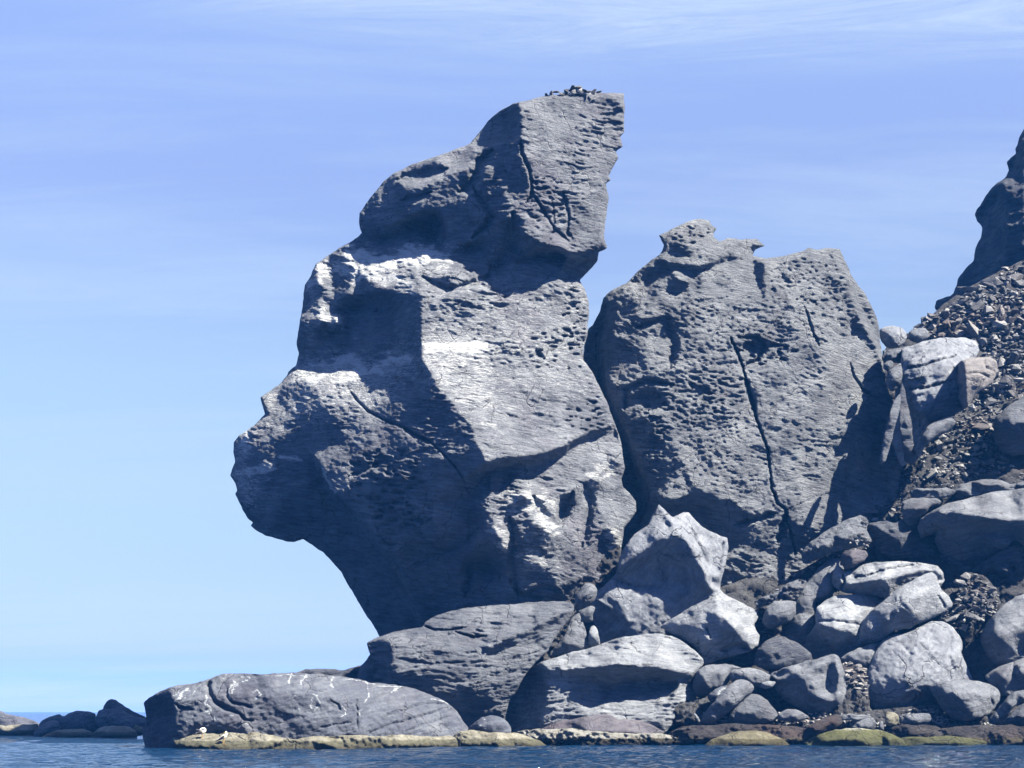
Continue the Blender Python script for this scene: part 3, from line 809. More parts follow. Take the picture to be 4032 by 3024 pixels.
# ------------------------------------------------------------------ high cliff at the right edge
relief('cliff', 'I',
       [(1290, 195), (1260, 260), (1222, 340), (1232, 375), (1165, 440), (1172, 470), (1192, 480), (1150, 550), (1060, 620), (1003, 690), (1000, 710),
        (935, 815), (950, 870), (988, 912), (975, 980), (940, 1060), (928, 1150), (870, 1200), (812, 1290), (775, 1400), (655, 1445),
        (640, 1500), (800, 1640), (1300, 1700), (1900, 1600), (1900, -300), (1500, -200)],
       [(1200, 500, 2.2), (1100, 700, 2.0), (980, 820, 3.5), (1000, 1000, 3.4), (900, 1250, 3.6), (800, 1420, 4), (1000, 1350, 2.5), (1100, 1200, 1.2), (1290, 600, -.6),
        (1290, 1000, -.4), (1290, 1150, -.2), (1800, 700, 1.0), (1800, 1400, 0), (1300, 300, .5), (1600, 0, 2)],
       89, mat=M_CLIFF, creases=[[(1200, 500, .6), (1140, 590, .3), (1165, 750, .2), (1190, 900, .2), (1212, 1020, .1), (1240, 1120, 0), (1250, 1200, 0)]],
       label='dark jagged cliff rising at the right edge above the scree', cat='cliff', rim=.5, Rpx=30, T=12, sp=7, bl=6,
       lump=(.35, 2.0), strata=(.12, .25, 1.5, 8), jag=3.2)

# ------------------------------------------------------------------ rocks below the cliff
def rk(name, frame, ol, pts, dist, label, mat, cat='boulder', **kw):
    kw.setdefault('T', 2.5)
    kw.setdefault('sp', 5.5)
    kw.setdefault('lump', (.07, .6))
    kw.setdefault('fine', .018)
    kw.setdefault('facet', .5)
    kw['Rpx'] = kw.get('Rpx', 60) * 0.72
    kw['bl'] = kw.get('bl', 8) * 0.75
    return relief(name, frame, ol, pts, dist, label=label, cat=cat, mat=mat, **kw)


rk('rock_outcrop', 'J', [(400, 320), (470, 300), (560, 262), (640, 250), (740, 238), (860, 240), (940, 262), (965, 330), (930, 400), (900, 480), (850, 640),
                         (780, 760), (700, 840), (600, 960), (540, 1100), (400, 1180), (330, 1000), (330, 800), (360, 600), (390, 440)],
   [(560, 320, 1.3), (800, 290, 1.6), (500, 440, .6), (700, 420, .6), (500, 560, .4), (700, 560, .3), (500, 700, .2), (640, 690, 0), (600, 820, .5), (430, 500, .7), (430, 700, 1.2), (450, 850, 1.0), (850, 400, 1.0)],
   75.0, 'pale layered outcrop below the scree, right of the cracked pinnacle', M_PALE2, cat='rock outcrop', T=6, strata=(.085, .13, 1.2, 10), Rpx=20, bl=6,
   lump=(.15, 1.0), strokes=[([(420, 470), (560, 440), (700, 400), (800, 370)], 8, .4), ([(440, 620), (560, 600), (760, 560)], 8, .35)])
rk('round_boulder', 'J', [(240, 180), (280, 157), (340, 150), (400, 165), (436, 200), (438, 240), (420, 275), (390, 300), (340, 318), (290, 305), (258, 270), (245, 225)],
   [(340, 235, 0), (300, 200, .2), (390, 220, .3)], 79, 'rounded pale boulder on the skyline, touching the cracked pinnacle', M_PALE2, Rpx=32, T=1.6)
rk('round_boulder', 'J', [(450, 215), (462, 190), (500, 175), (560, 170), (590, 190), (598, 225), (580, 255), (520, 285), (480, 270), (455, 250)],
   [(520, 225, 0)], 79.5, 'smaller rounded boulder on the skyline at the foot of the dark scree', M_SMOOTH, Rpx=28, T=1.4)
rk('striped_rock', 'J', [(285, 560), (300, 480), (350, 445), (395, 420), (408, 470), (402, 540), (392, 590), (335, 628), (300, 605)],
   [(350, 520, 0), (330, 470, .3)], 75.2, 'small striped rock wedged against the right side of the cracked pinnacle', M_LAYER, Rpx=16, T=1.2, strata=(.07, .13, .6, -20))
rk('pale_stone', 'J', [(268, 430), (290, 415), (335, 405), (345, 430), (330, 455), (300, 475), (275, 470)], [(300, 440, 0)], 75.6,
   'small pale stone above the striped rock', M_LAYER, Rpx=8, jag=4, T=.6, cat='stone')
rk('shattered_ledge', 'J', [(262, 330), (330, 322), (400, 310), (470, 300), (480, 380), (420, 430), (340, 420), (300, 440), (262, 400)], [(350, 370, 0), (440, 340, .3)], 76.6,
   'broken ledge below the two skyline boulders', M_LAYER, Rpx=14, T=1.5, cat='rock ledge', fine=.1, strata=(.08, .12, .5, 8))
rk('rock_flake', 'J', [(392, 640), (396, 700), (385, 790), (352, 900), (330, 980), (310, 1060), (292, 1135), (255, 1170), (240, 1150), (243, 1100), (262, 1010),
                       (290, 890), (310, 780), (340, 700), (370, 660)],
   [(360, 720, .4), (330, 850, .2), (290, 1000, 0), (265, 1120, 0)], 73.4, 'thin upright flake of rock leaning in the shaded gully', M_SLAB, cat='rock flake', Rpx=14, T=.5, rim=.1)
rk('rock_wedge', 'J', [(402, 545), (425, 620), (445, 720), (470, 850), (480, 960), (495, 1060), (530, 1110), (470, 1170), (425, 1130), (402, 1000), (385, 850), (385, 700)],
   [(415, 700, .8), (440, 850, .4), (450, 1050, .3)], 73.9, 'tall dark wedge of rock behind the thin upright flake', M_CLIFF, cat='rock wedge', Rpx=10, T=1.2, slope=(.3, 0))
rk('tan_boulder', 'J', [(832, 405), (880, 390), (960, 378), (1040, 378), (1090, 410), (1098, 460), (1085, 520), (1050, 570), (1000, 610), (940, 650), (885, 740), (830, 770), (780, 770), (772, 700), (776, 560), (780, 450)],
   [(865, 420, 0), (950, 420, .4), (1040, 430, .8), (870, 520, 0), (960, 520, .1), (880, 640, .3), (795, 460, 2.4), (790, 600, 2.8), (795, 740, 2.8), (1060, 500, .8)],
   73.6, 'tan cracked boulder half buried in the scree', M_PINK, creases=[[(845, 410, .1), (862, 500, 0), (865, 600, .1), (870, 730, .4)]], Rpx=14, T=3, bl=5,
   strokes=[([(870, 500), (960, 490), (1050, 530)], 7, .2), ([(1000, 400), (1020, 460), (1080, 480)], 5, .2)])
rk('rock_shelf', 'J', [(578, 810), (600, 770), (640, 735), (700, 702), (770, 655), (830, 690), (860, 760), (780, 800), (700, 830), (640, 860), (590, 850)],
   [(700, 750, 0), (640, 790, .2), (780, 720, .4)], 74.4, 'dark smooth shelf of rock left of the tan boulder', M_CLIFF, cat='rock shelf', Rpx=24, T=2)
rk('rock_shelf', 'J', [(545, 960), (580, 890), (640, 845), (720, 815), (780, 810), (800, 850), (770, 900), (700, 940), (620, 980), (560, 1050), (520, 1085), (495, 1070), (520, 1020)],
   [(640, 890, .2), (600, 960, 0), (720, 860, .3)], 73.8, 'grey shelf of rock with the gravel gully below it', M_LAYER, cat='rock shelf', Rpx=22, T=2)
rk('dark_boulder', 'J', [(1062, 860), (1085, 815), (1150, 760), (1230, 700), (1300, 660), (1420, 620), (1520, 800), (1520, 1080), (1300, 1085), (1200, 1105), (1110, 1065), (1075, 960)],
   [(1100, 850, .6), (1250, 740, .5), (1200, 850, -.4), (1350, 850, -.5), (1200, 1000, .5), (1350, 1020, .7), (1300, 700, .5)], 77, 'large dark boulder in the scree at the right edge', M_SLAB, Rpx=36, T=3)

rk('overhanging_boulder', 'K', [(1480, 640), (1560, 605), (1680, 580), (1800, 545), (1950, 510), (2080, 498), (2212, 480), (2420, 480), (2420, 1000), (2212, 960), (2130, 900), (2080, 960), (2000, 1040), (1900, 1090),
                                (1780, 1165), (1680, 1120), (1560, 1065), (1500, 1020), (1470, 960), (1460, 900), (1490, 840), (1340, 900), (1310, 800), (1330, 740), (1400, 690)],
   [(1560, 640, 0), (1800, 590, 1.2), (2100, 540, 1.6), (1480, 720, -.3), (1650, 690, -.4), (1850, 690, -.4), (2100, 720, -.3), (2350, 720, -.2), (1560, 850, .3), (1800, 850, .8), (2100, 850, .8), (1600, 1000, 1.0), (1800, 1080, 1.7),
    (1400, 780, .5), (1370, 850, .9)],
   74.0, 'huge smooth boulder with a sunlit top and shaded underside at the right edge', M_SMOOTH, creases=[[(1500, 680, -.6), (1700, 690, -.9), (1850, 705, -.9), (2000, 735, -.8), (2212, 745, -.8), (2400, 750, -.8)]], Rpx=30, T=4, bl=9,
   strata=(.03, .15, 1.2, -10))
rk('flat_rock', 'K', [(1180, 590), (1240, 565), (1380, 555), (1480, 560), (1520, 590), (1500, 620), (1420, 640), (1390, 680), (1320, 720), (1310, 780), (1230, 800), (1190, 740), (1180, 660)],
   [(1250, 600, .8), (1400, 600, .6), (1300, 650, 0), (1400, 630, .3), (1250, 740, .6)], 74.6, 'flat rock with a sunlit rim left of the overhanging boulder', M_LAYER, Rpx=16, T=2, bl=5)
rk('rock_ledge', 'K', [(1600, 500), (1660, 450), (1760, 420), (1880, 395), (2000, 400), (2100, 440), (2212, 420), (2350, 400), (2350, 500), (2212, 490), (2000, 510), (1800, 545), (1640, 570)],
   [(1700, 480, .2), (1850, 450, .3), (1850, 500, .9), (2000, 450, .3), (2212, 450, .4)], 75.6, 'low flaked ledge lying on top of the overhanging boulder', M_LAYER, Rpx=14, T=2.2, bl=5, strata=(.1, .12, .9, 0), cat='rock ledge')
rk('rock_ledge', 'K', [(1250, 500), (1300, 470), (1420, 480), (1560, 470), (1640, 500), (1600, 540), (1480, 560), (1350, 560), (1260, 555)],
   [(1350, 510, .1), (1500, 510, .2)], 75.3, 'thin flaked ledge between the scree and the flat rock', M_LAYER, Rpx=12, T=2, bl=4, strata=(.1, .12, .9, 0), cat='rock ledge')
rk('rock_slab', 'K', [(335, 1050), (340, 1000), (400, 930), (520, 850), (620, 790), (740, 730), (830, 700), (880, 720), (900, 760), (880, 830), (930, 930), (820, 970), (700, 990), (590, 1020), (520, 1060), (420, 1090), (350, 1110)],
   [(420, 990, .5), (600, 880, .4), (780, 780, .6), (520, 960, .1), (700, 900, 0), (820, 860, .2), (650, 960, .5)], 73.6, 'speckled slab lying along the foot of the cracked pinnacle', M_LAYER, Rpx=18, T=2, bl=6, cat='rock slab', fine=.06)
rk('dark_block', 'K', [(885, 780), (940, 765), (1050, 750), (1130, 775), (1180, 740), (1210, 790), (1330, 850), (1460, 850), (1500, 960), (1500, 1080), (1300, 1060), (1100, 1080), (980, 1020), (940, 930), (900, 850)],
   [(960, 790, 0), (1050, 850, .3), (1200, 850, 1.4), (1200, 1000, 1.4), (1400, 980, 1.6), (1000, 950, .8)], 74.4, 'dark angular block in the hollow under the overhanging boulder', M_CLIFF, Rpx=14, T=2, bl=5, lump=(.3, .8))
rk('rough_outcrop', 'K', [(1500, 1030), (1600, 1070), (1780, 1150), (1900, 1080), (2080, 950), (2140, 880), (2250, 850), (2400, 900), (2400, 1250), (2212, 1300), (2100, 1330), (1900, 1240), (1700, 1240), (1600, 1350), (1540, 1250), (1500, 1120)],
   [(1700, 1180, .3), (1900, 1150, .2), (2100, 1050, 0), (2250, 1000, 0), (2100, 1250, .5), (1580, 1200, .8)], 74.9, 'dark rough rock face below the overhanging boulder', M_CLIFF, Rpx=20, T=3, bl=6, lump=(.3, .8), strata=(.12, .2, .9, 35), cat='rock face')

# boulder pile
rk('dark_boulder', 'H', [(520, 5), (600, -10), (660, 30), (640, 100), (600, 160), (560, 290), (430, 345), (412, 450), (430, 600), (560, 700), (640, 790), (420, 830), (200, 840), (60, 800), (130, 680), (215, 500), (265, 345), (320, 240), (380, 170), (450, 70)],
   [(540, 60, 1.2), (480, 150, .8), (520, 240, .3), (400, 230, 1.0), (360, 330, .3), (300, 440, .5), (340, 550, .2), (240, 620, .8), (350, 720, .8), (150, 740, 1.4), (520, 120, .9), (450, 300, .4)],
   73, 'tall smooth shaded boulder leaning behind the sunlit slabs', M_SMOOTH, Rpx=30, T=3, bl=9)
rk('purple_cobble', 'K', [(655, 1080), (680, 1030), (740, 1000), (820, 990), (880, 1000), (900, 1040), (850, 1100), (790, 1140), (720, 1165), (690, 1150), (665, 1120)],
   [(760, 1060, 0), (720, 1090, .1)], 72.6, 'purplish stone resting on the left end of the long sunlit slab', M_ROSE, Rpx=22, T=1.0, cat='stone', facet=1.3, jag=4.5)
rk('rock_slab', 'H', [(552, 160), (565, 90), (600, 30), (635, 70), (660, 105), (720, 85), (800, 45), (880, 30), (1000, 20), (1150, 20), (1280, 35), (1395, 55), (1430, 100), (1450, 170), (1400, 250), (1200, 290), (980, 315), (930, 300), (860, 285), (760, 282), (640, 272), (560, 215)],
   [(600, 120, .2), (600, 200, .2), (700, 120, .9), (900, 60, 1.4), (1200, 50, 1.5), (1350, 75, 1.3), (700, 190, 0), (900, 130, .3), (1100, 110, .5), (1300, 90, .7), (900, 240, .6), (1100, 200, .8), (1300, 160, 1.1), (700, 250, .4)],
   72.4, 'long sunlit layered slab lying above the flat bright boulder', M_PALE, creases=[[(650, 215, -.1), (800, 190, -.2), (950, 160, -.1), (1100, 115, .1), (1250, 85, .3), (1380, 80, .5)]], Rpx=16, T=2.5, bl=6, strata=(.05, .12, 1.6, 12),
   strokes=[([(690, 160), (850, 130), (1000, 80), (1250, 40)], 6, .4), ([(640, 120), (650, 180), (632, 230), (650, 280)], 7, .5)], cat='rock slab')
rk('bright_boulder', 'H', [(418, 450), (432, 385), (500, 335), (560, 300), (650, 288), (760, 275), (880, 280), (985, 330), (960, 400), (900, 480), (850, 640), (760, 760), (640, 790), (560, 790), (320, 800), (290, 740), (330, 640), (400, 560), (430, 510)],
   [(520, 350, 1.2), (700, 305, 1.4), (880, 310, 1.4), (480, 430, .3), (650, 400, .6), (820, 400, .7), (480, 480, .2), (700, 490, .2), (600, 560, -.1), (480, 520, -.1), (450, 600, .5), (600, 640, .5), (420, 700, 1.3), (640, 740, 1.5), (360, 730, 1.6), (740, 600, .4)],
   71.6, 'flat topped bright boulder between the shaded boulder and the tilted block', M_PALE, Rpx=18, T=3, bl=7, strata=(.035, .12, 1.4, 4),
   strokes=[([(430, 500), (560, 490), (700, 505), (790, 520)], 6, .3), ([(600, 300), (760, 268), (900, 290), (975, 325)], 10, -.2)])
rk('tilted_boulder', 'H', [(1350, 103), (1385, 135), (1400, 190), (1425, 250), (1480, 290), (1518, 355), (1510, 385), (1450, 425), (1390, 450), (1300, 492), (1180, 550), (1050, 575), (960, 645), (880, 670), (800, 680), (700, 720), (740, 600), (790, 500), (850, 430), (960, 340), (1050, 262), (1130, 205), (1230, 145), (1300, 112)],
   [(1340, 150, .9), (1200, 200, .6), (1050, 310, .5), (900, 430, .6), (1250, 270, 0), (1370, 280, .6), (1450, 350, 1.1), (1120, 350, -.4), (1180, 420, -.2), (1000, 480, 0), (850, 570, .3), (1100, 500, .7), (950, 580, .9), (1300, 420, .6), (780, 660, 1.0)],
   70.8, 'large tilted block with a sunlit upper right end and cracked corner', M_PALE, Rpx=28, T=3, bl=12,
   strokes=[([(1390, 280), (1430, 340), (1450, 400)], 7, .3), ([(1110, 250), (1090, 340), (1190, 430)], 10, .08)])
rk('shadowed_boulder', 'H', [(615, 790), (660, 755), (760, 710), (880, 675), (960, 660), (960, 760), (900, 860), (840, 890), (780, 880), (700, 840), (640, 820)],
   [(750, 790, 0), (880, 760, .3)], 71, 'low dark boulder between the wedge shaped and the broad pale boulder', M_SMOOTH, Rpx=34, T=2)
rk('broad_boulder', 'H', [(1050, 600), (1140, 590), (1210, 560), (1290, 515), (1350, 490), (1420, 490), (1475, 515), (1520, 545), (1550, 590), (1582, 635), (1590, 690), (1578, 740), (1600, 800), (1630, 870), (1672, 955), (1640, 990), (1560, 1060), (1420, 1150),
                          (1280, 1200), (1120, 1222), (950, 1238), (900, 1200), (830, 1130), (780, 1070), (772, 1010), (800, 960), (830, 900), (860, 820), (900, 730), (950, 650)],
   [(1000, 660, .7), (1200, 600, .9), (1400, 520, 1.1), (1530, 620, 1.4), (950, 780, .4), (1200, 760, .3), (1400, 720, .5), (1500, 800, .7), (1600, 900, 1.6), (900, 950, .2), (1150, 950, 0), (1400, 950, .4), (850, 1060, .5), (1050, 1130, .5), (1250, 1120, .5), (950, 1200, 1.1)],
   70.2, 'broad pale trapezoid boulder with a flaky face, the biggest of the shore pile', M_PALE2, Rpx=26, T=4, bl=14, fine=.022,
   strokes=[([(1250, 670), (1290, 710), (1330, 725)], 6, .12), ([(1500, 600), (1480, 760), (1530, 900)], 16, .14), ([(960, 700), (1100, 660), (1180, 760), (1100, 860)], 14, .1)])
rk('wedge_boulder', 'H', [(570, 753), (605, 770), (625, 810), (650, 880), (675, 950), (695, 1030), (715, 1110), (735, 1180), (732, 1222), (600, 1228), (470, 1255), (380, 1235), (300, 1192), (200, 1135), (120, 1070), (100, 1010), (110, 960), (50, 930), (70, 910), (200, 860), (400, 800), (510, 765)],
   [(540, 790, .5), (350, 860, .8), (150, 930, 1.1), (200, 960, .2), (380, 920, 0), (480, 870, 0), (520, 900, .5), (250, 1080, .2), (400, 1050, 0), (480, 1110, -.1), (530, 1050, .6), (560, 950, .5), (650, 1000, .5), (690, 1150, .5), (600, 1150, .2), (420, 1190, .4), (640, 1200, .5)],
   70, 'wedge shaped dark boulder with a sharp sunlit right edge', M_SMOOTH, creases=[[(130, 960, .1), (250, 900, 0), (400, 850, -.1), (520, 810, 0), (575, 790, -.1)], [(590, 800, -.1), (605, 900, -.2), (610, 1000, -.1), (605, 1120, 0), (620, 1210, .2)]],
   Rpx=16, T=2.5, bl=9)
rk('leaning_boulder', 'H', [(1725, 640), (1745, 570), (1780, 500), (1850, 430), (1930, 350), (2010, 300), (2078, 280), (2200, 260), (2320, 400), (2300, 700), (2200, 830), (2050, 820), (1960, 850), (1880, 870), (1830, 870), (1795, 850), (1775, 780), (1745, 700)],
   [(1850, 480, .5), (2000, 350, .7), (1850, 600, 0), (1870, 750, 0), (1850, 830, .3), (2000, 550, -.1), (1960, 680, .3), (2150, 500, 0), (2050, 700, .6), (1770, 620, .9), (1770, 560, 1.0)],
   71.4, 'tall smooth boulder leaning at the right edge, sunlit on its face', M_SMOOTH, Rpx=34, T=3, bl=12, blobs=[(2060, 720, 90, 130, 20, .5), (1900, 640, 60, 60, 0, -.2)])
rk('long_boulder', 'H', [(1765, 935), (1800, 900), (1850, 868), (1960, 825), (2080, 785), (2250, 740), (2300, 900), (2250, 1010), (2100, 1030), (2020, 1050), (1980, 1085), (1880, 1085), (1820, 1010)],
   [(1850, 890, .8), (2000, 830, .9), (2150, 790, .9), (1900, 930, 0), (2050, 880, 0), (2000, 980, .6), (2150, 950, .5), (1900, 1020, .5)], 70.4, 'long dark boulder with a thin sunlit top at the right edge', M_SMOOTH, Rpx=22, T=2.5, bl=8)
rk('squat_boulder', 'H', [(1318, 1002), (1360, 992), (1440, 985), (1540, 965), (1620, 958), (1700, 965), (1800, 990), (1870, 1030), (1890, 1070), (1885, 1130), (1850, 1180), (1800, 1235), (1730, 1265), (1620, 1290), (1500, 1270), (1430, 1200), (1370, 1110), (1330, 1040)],
   [(1400, 1010, .5), (1600, 985, .8), (1800, 1020, 1.1), (1450, 1060, 0), (1650, 1060, 0), (1800, 1090, .4), (1500, 1180, .2), (1700, 1200, .2), (1800, 1180, .6), (1380, 1060, .5)],
   68.8, 'squat grey boulder overlapping the lower right corner of the broad pale one', M_SMOOTH, Rpx=18, T=2.5, bl=9, fine=.03, strokes=[([(1450, 1210), (1560, 1190), (1640, 1240)], 10, .15), ([(1810, 1050), (1830, 1150), (1780, 1240)], 8, .15)])
rk('log_shaped_boulder', 'H', [(1790, 1290), (1800, 1255), (1850, 1210), (1900, 1150), (1950, 1090), (2000, 1055), (2060, 1040), (2150, 1040), (2250, 1070), (2250, 1180), (2120, 1130), (2040, 1150), (1980, 1200), (1930, 1260), (1880, 1310), (1820, 1315)],
   [(1860, 1240, .1), (1950, 1150, 0), (2060, 1080, .1), (2180, 1090, .3)], 68.2, 'elongated boulder bent like a log beside the squat grey one', M_LAYER, Rpx=38, T=1.2, strata=(.03, .1, .7, 70))
rk('dark_boulder', 'H', [(1885, 1322), (1930, 1270), (1990, 1205), (2060, 1155), (2130, 1130), (2250, 1150), (2300, 1340), (2078, 1335)],
   [(2050, 1250, 0), (2200, 1250, 0)], 68.0, 'dark boulder at the right edge under the log shaped one', M_CLIFF, Rpx=36, T=2)

# centre
rk('cone_boulder', 'D', [(445, 224), (470, 250), (512, 290), (560, 268), (590, 266), (622, 300), (660, 340), (740, 380), (778, 392), (782, 440), (772, 510), (750, 580), (742, 640), (790, 700), (760, 800), (600, 900), (400, 940), (160, 920), (135, 820), (108, 730), (125, 680), (160, 640), (235, 572), (250, 500), (285, 425), (330, 370), (390, 332), (418, 272)],
   [(450, 260, .6), (430, 320, .4), (500, 330, .3), (590, 300, .9), (640, 380, .7), (730, 410, 1.3), (700, 520, 1.0), (720, 630, 1.3), (640, 600, .4), (660, 560, .1), (350, 400, .5), (300, 470, .4), (400, 420, .2), (500, 370, -.1),
    (420, 500, .8), (500, 470, .6), (560, 520, .7), (440, 600, 1.5), (560, 620, 1.4), (300, 570, 1.2), (330, 620, 1.4), (450, 690, 1.1), (600, 690, 1.1), (180, 680, 1.0), (150, 750, 1.5), (250, 690, .7), (300, 800, 1.1), (170, 880, 1.7), (450, 800, 1.2), (220, 630, 1.0)],
   72.6, 'pointed boulder with a deep shadowed hollow under its peak, in front of the cracked pinnacle', M_PALE2,
   creases=[[(455, 250, .4), (510, 330, -.1), (570, 390, -.2), (620, 470, -.2), (670, 570, -.1), (700, 640, .2)], [(250, 540, .5), (350, 460, .1), (430, 400, -.1), (510, 375, -.2)],
            [(240, 585, 1.1), (340, 625, 1.25), (450, 650, 1.3), (600, 715, 1.3), (690, 655, .9)]],
   Rpx=20, T=3, bl=9, strokes=[([(530, 290), (600, 350), (640, 420), (700, 560), (690, 640)], 6, .15), ([(760, 400), (740, 500), (710, 600)], 8, .12), ([(230, 590), (330, 630), (450, 630)], 10, .2), ([(150, 690), (210, 730), (180, 800)], 14, -.2)],
   blobs=[(440, 540, 110, 80, 0, .35)], facet=.1)
rk('pale_boulder', 'D', [(700, 678), (745, 650), (800, 680), (850, 705), (930, 745), (926, 780), (905, 810), (915, 835), (936, 862), (925, 910), (880, 942), (780, 972), (660, 1005), (620, 920), (540, 872), (448, 825), (470, 800), (530, 770), (600, 722)],
   [(710, 700, .3), (800, 720, .7), (900, 760, 1.1), (600, 750, .5), (500, 810, .6), (700, 760, -.1), (760, 830, -.2), (870, 850, .3), (600, 830, 0), (680, 900, -.1), (850, 920, .7), (740, 960, .6), (640, 960, .3)],
   71.6, 'smooth pale boulder with faceted sides below the pointed one', M_PALE, creases=[[(715, 690, .0), (740, 740, -.3), (790, 800, -.4), (850, 880, .1)]], Rpx=14, T=2.5, bl=12,
   strokes=[([(672, 820), (690, 860), (692, 880)], 4, .25), ([(740, 940), (830, 910), (880, 930)], 12, .4)])
rk('overhung_boulder', 'G', [(-60, 1100), (0, 990), (60, 900), (130, 800), (200, 740), (282, 678), (350, 655), (420, 640), (560, 590), (700, 562), (800, 522), (950, 472), (1080, 450), (1200, 436), (1320, 432), (1420, 450), (1500, 485), (1560, 530), (1640, 595), (1695, 650), (1705, 690), (1660, 745), (1620, 800), (1605, 860), (1610, 920),
                             (1640, 980), (1658, 1010), (1640, 1055), (1600, 1110), (1500, 1190), (1400, 1250), (1340, 1330), (900, 1360), (300, 1350), (0, 1300), (-60, 1240)],
   [(330, 690, .4), (500, 650, .9), (700, 600, 1.4), (900, 530, 2.0), (1200, 470, 2.4), (1400, 480, 2.4), (700, 660, .6), (1000, 620, .7), (1300, 600, .8), (1500, 600, 1.3), (1600, 680, 1.2), (1550, 700, .7),
    (700, 780, .7), (1000, 790, .9), (1300, 790, .9), (1500, 820, .8), (700, 870, 1.3), (850, 930, 2.2), (1000, 870, 2.3), (1300, 860, 2.2), (1450, 880, 1.7), (500, 850, .4), (420, 900, .2), (600, 1000, .4), (900, 1060, .8), (1200, 1020, .9), (1400, 1030, .5),
    (400, 1100, 0), (700, 1150, .2), (1000, 1180, .3), (1300, 1200, .3), (1550, 1000, .7), (1600, 1020, 1.2), (1500, 1130, .8), (1580, 850, 1.2), (250, 800, 1.4), (150, 950, 1.9), (50, 1100, 2.3), (200, 1150, 1.3), (280, 950, 1.0), (400, 1250, 0), (900, 1280, .2)],
   69, 'massive boulder with a bright rounded top overhanging a dark striped face', M_BLOCK,
   creases=[[(300, 690, .1), (380, 740, .0), (480, 748, -.2), (700, 725, -.3), (1000, 695, -.2), (1250, 715, -.2), (1450, 760, -.1), (1600, 775, .4)], [(360, 780, .2), (355, 900, .1), (330, 1050, 0), (290, 1200, 0)], [(1480, 900, .6), (1410, 1040, .3), (1380, 1230, .2)]],
   Rpx=12, T=4, bl=8, sp=4.6, strata=(.065, .11, 1.1, 2, .9), strokes=[([(850, 540), (930, 600), (1010, 650), (1040, 690)], 7, .12)])
rk('low_boulder', 'G', [(1608, 850), (1625, 800), (1655, 755), (1720, 712), (1800, 700), (1900, 698), (2000, 712), (2040, 730), (1960, 760), (1930, 800), (1910, 860), (1870, 900), (1790, 950), (1700, 990), (1640, 980), (1605, 920)],
   [(1750, 780, .1), (1700, 850, 0), (1850, 780, .2), (1750, 920, .5)], 70, 'low rounded boulder tucked beside the overhung massive boulder', M_SMOOTH, Rpx=36, T=2)
rk('low_boulder', 'G', [(1932, 775), (1960, 745), (2050, 728), (2150, 732), (2230, 760), (2290, 790), (2270, 850), (2200, 900), (2120, 880), (2030, 870), (1950, 850), (1930, 810)],
   [(2080, 790, 0)], 69.8, 'low rounded boulder behind the upper end of the capsule shaped stone', M_SMOOTH, Rpx=32, T=1.5)
rk('capsule_stone', 'G', [(1680, 1200), (1690, 1160), (1740, 1080), (1800, 1010), (1870, 930), (1940, 865), (1990, 830), (2040, 821), (2100, 842), (2140, 880), (2146, 915), (2120, 955), (2060, 990), (1990, 1050), (1930, 1110), (1860, 1160), (1790, 1205), (1740, 1228), (1700, 1225)],
   [(1750, 1150, 0), (1850, 1040, 0), (1960, 940, 0), (2060, 890, .1)], 68.8, 'smooth capsule shaped stone lying diagonally', M_SMOOTH, Rpx=30, T=1.0)
rk('veined_stone', 'G', [(1735, 965), (1790, 925), (1850, 895), (1900, 882), (1938, 905), (1910, 955), (1850, 1000), (1800, 1035), (1760, 1030), (1740, 1000)],
   [(1830, 950, 0)], 69.4, 'dark stone with a thin white vein behind the capsule shaped one', M_LONG, Rpx=24, T=.8, cat='stone',
   stains=[([(1935, 905), (1880, 905), (1840, 940), (1810, 1000)], 5, 1.3)])
rk('grey_stone', 'D', [(775, 1275), (800, 1210), (850, 1160), (890, 1145), (930, 1150), (970, 1175), (1010, 1225), (1028, 1262), (980, 1290), (850, 1300)],
   [(880, 1190, .3), (860, 1240, 0), (960, 1230, .2)], 68.9, 'rough grey stone right of the capsule shaped one', M_LAYER, Rpx=26, T=1.2, cat='stone')
rk('grey_stone', 'D', [(1018, 1248), (1060, 1222), (1110, 1222), (1150, 1238), (1180, 1262), (1120, 1280), (1030, 1275)],
   [(1100, 1250, 0)], 68.9, 'flat grey stone at the foot of the wedge shaped boulder', M_SMOOTH, Rpx=16, T=.8, cat='stone')
rk('stone_shard', 'G', [(1612, 1118), (1640, 1130), (1668, 1170), (1670, 1205), (1650, 1200), (1630, 1160)], [(1645, 1165, 0)], 68.6, 'small white shard leaning near the overhung boulder', M_PALE, Rpx=7, T=.25, sp=3.5, cat='stone')
rk('stone_shard', 'H', [(0, 985), (60, 968), (110, 975), (105, 990), (80, 1020), (20, 1035), (-20, 1020)], [(50, 1000, 0)], 69.3, 'pale splintered shard left of the wedge shaped boulder', M_PALE, Rpx=9, T=.5, sp=4, cat='stone', strata=(.04, .08, .5, 20))
rk('tall_stone', 'D', [(940, 790), (960, 730), (1000, 700), (1060, 690), (1110, 700), (1108, 760), (1080, 800), (1010, 830), (960, 830)], [(1010, 760, 0), (1060, 730, .2)], 72.4, 'rounded stone between the smooth pale boulder and the shaded boulder', M_SMOOTH, Rpx=26, T=1.2, cat='stone')
rk('crumbled_rock', 'D', [(905, 700), (940, 680), (1020, 650), (1040, 620), (1120, 590), (1160, 600), (1150, 640), (1110, 690), (1040, 690), (960, 720), (920, 730)],
   [(1060, 650, 0), (980, 690, 0)], 73, 'crumbling layered rock at the foot of the cracked pinnacle', M_LAYER, Rpx=12, T=1.0, fine=.12, strata=(.08, .1, .4, -20))
rk('dark_ledge', 'D', [(900, 1000), (920, 930), (960, 890), (1020, 860), (1060, 870), (1120, 900), (1180, 950), (1200, 1010), (1080, 1040), (960, 1030)], [(1020, 930, .2), (1050, 1000, 0)], 71, 'dark sloping rock under the shaded boulder', M_CLIFF, Rpx=30, T=2, cat='boulder')

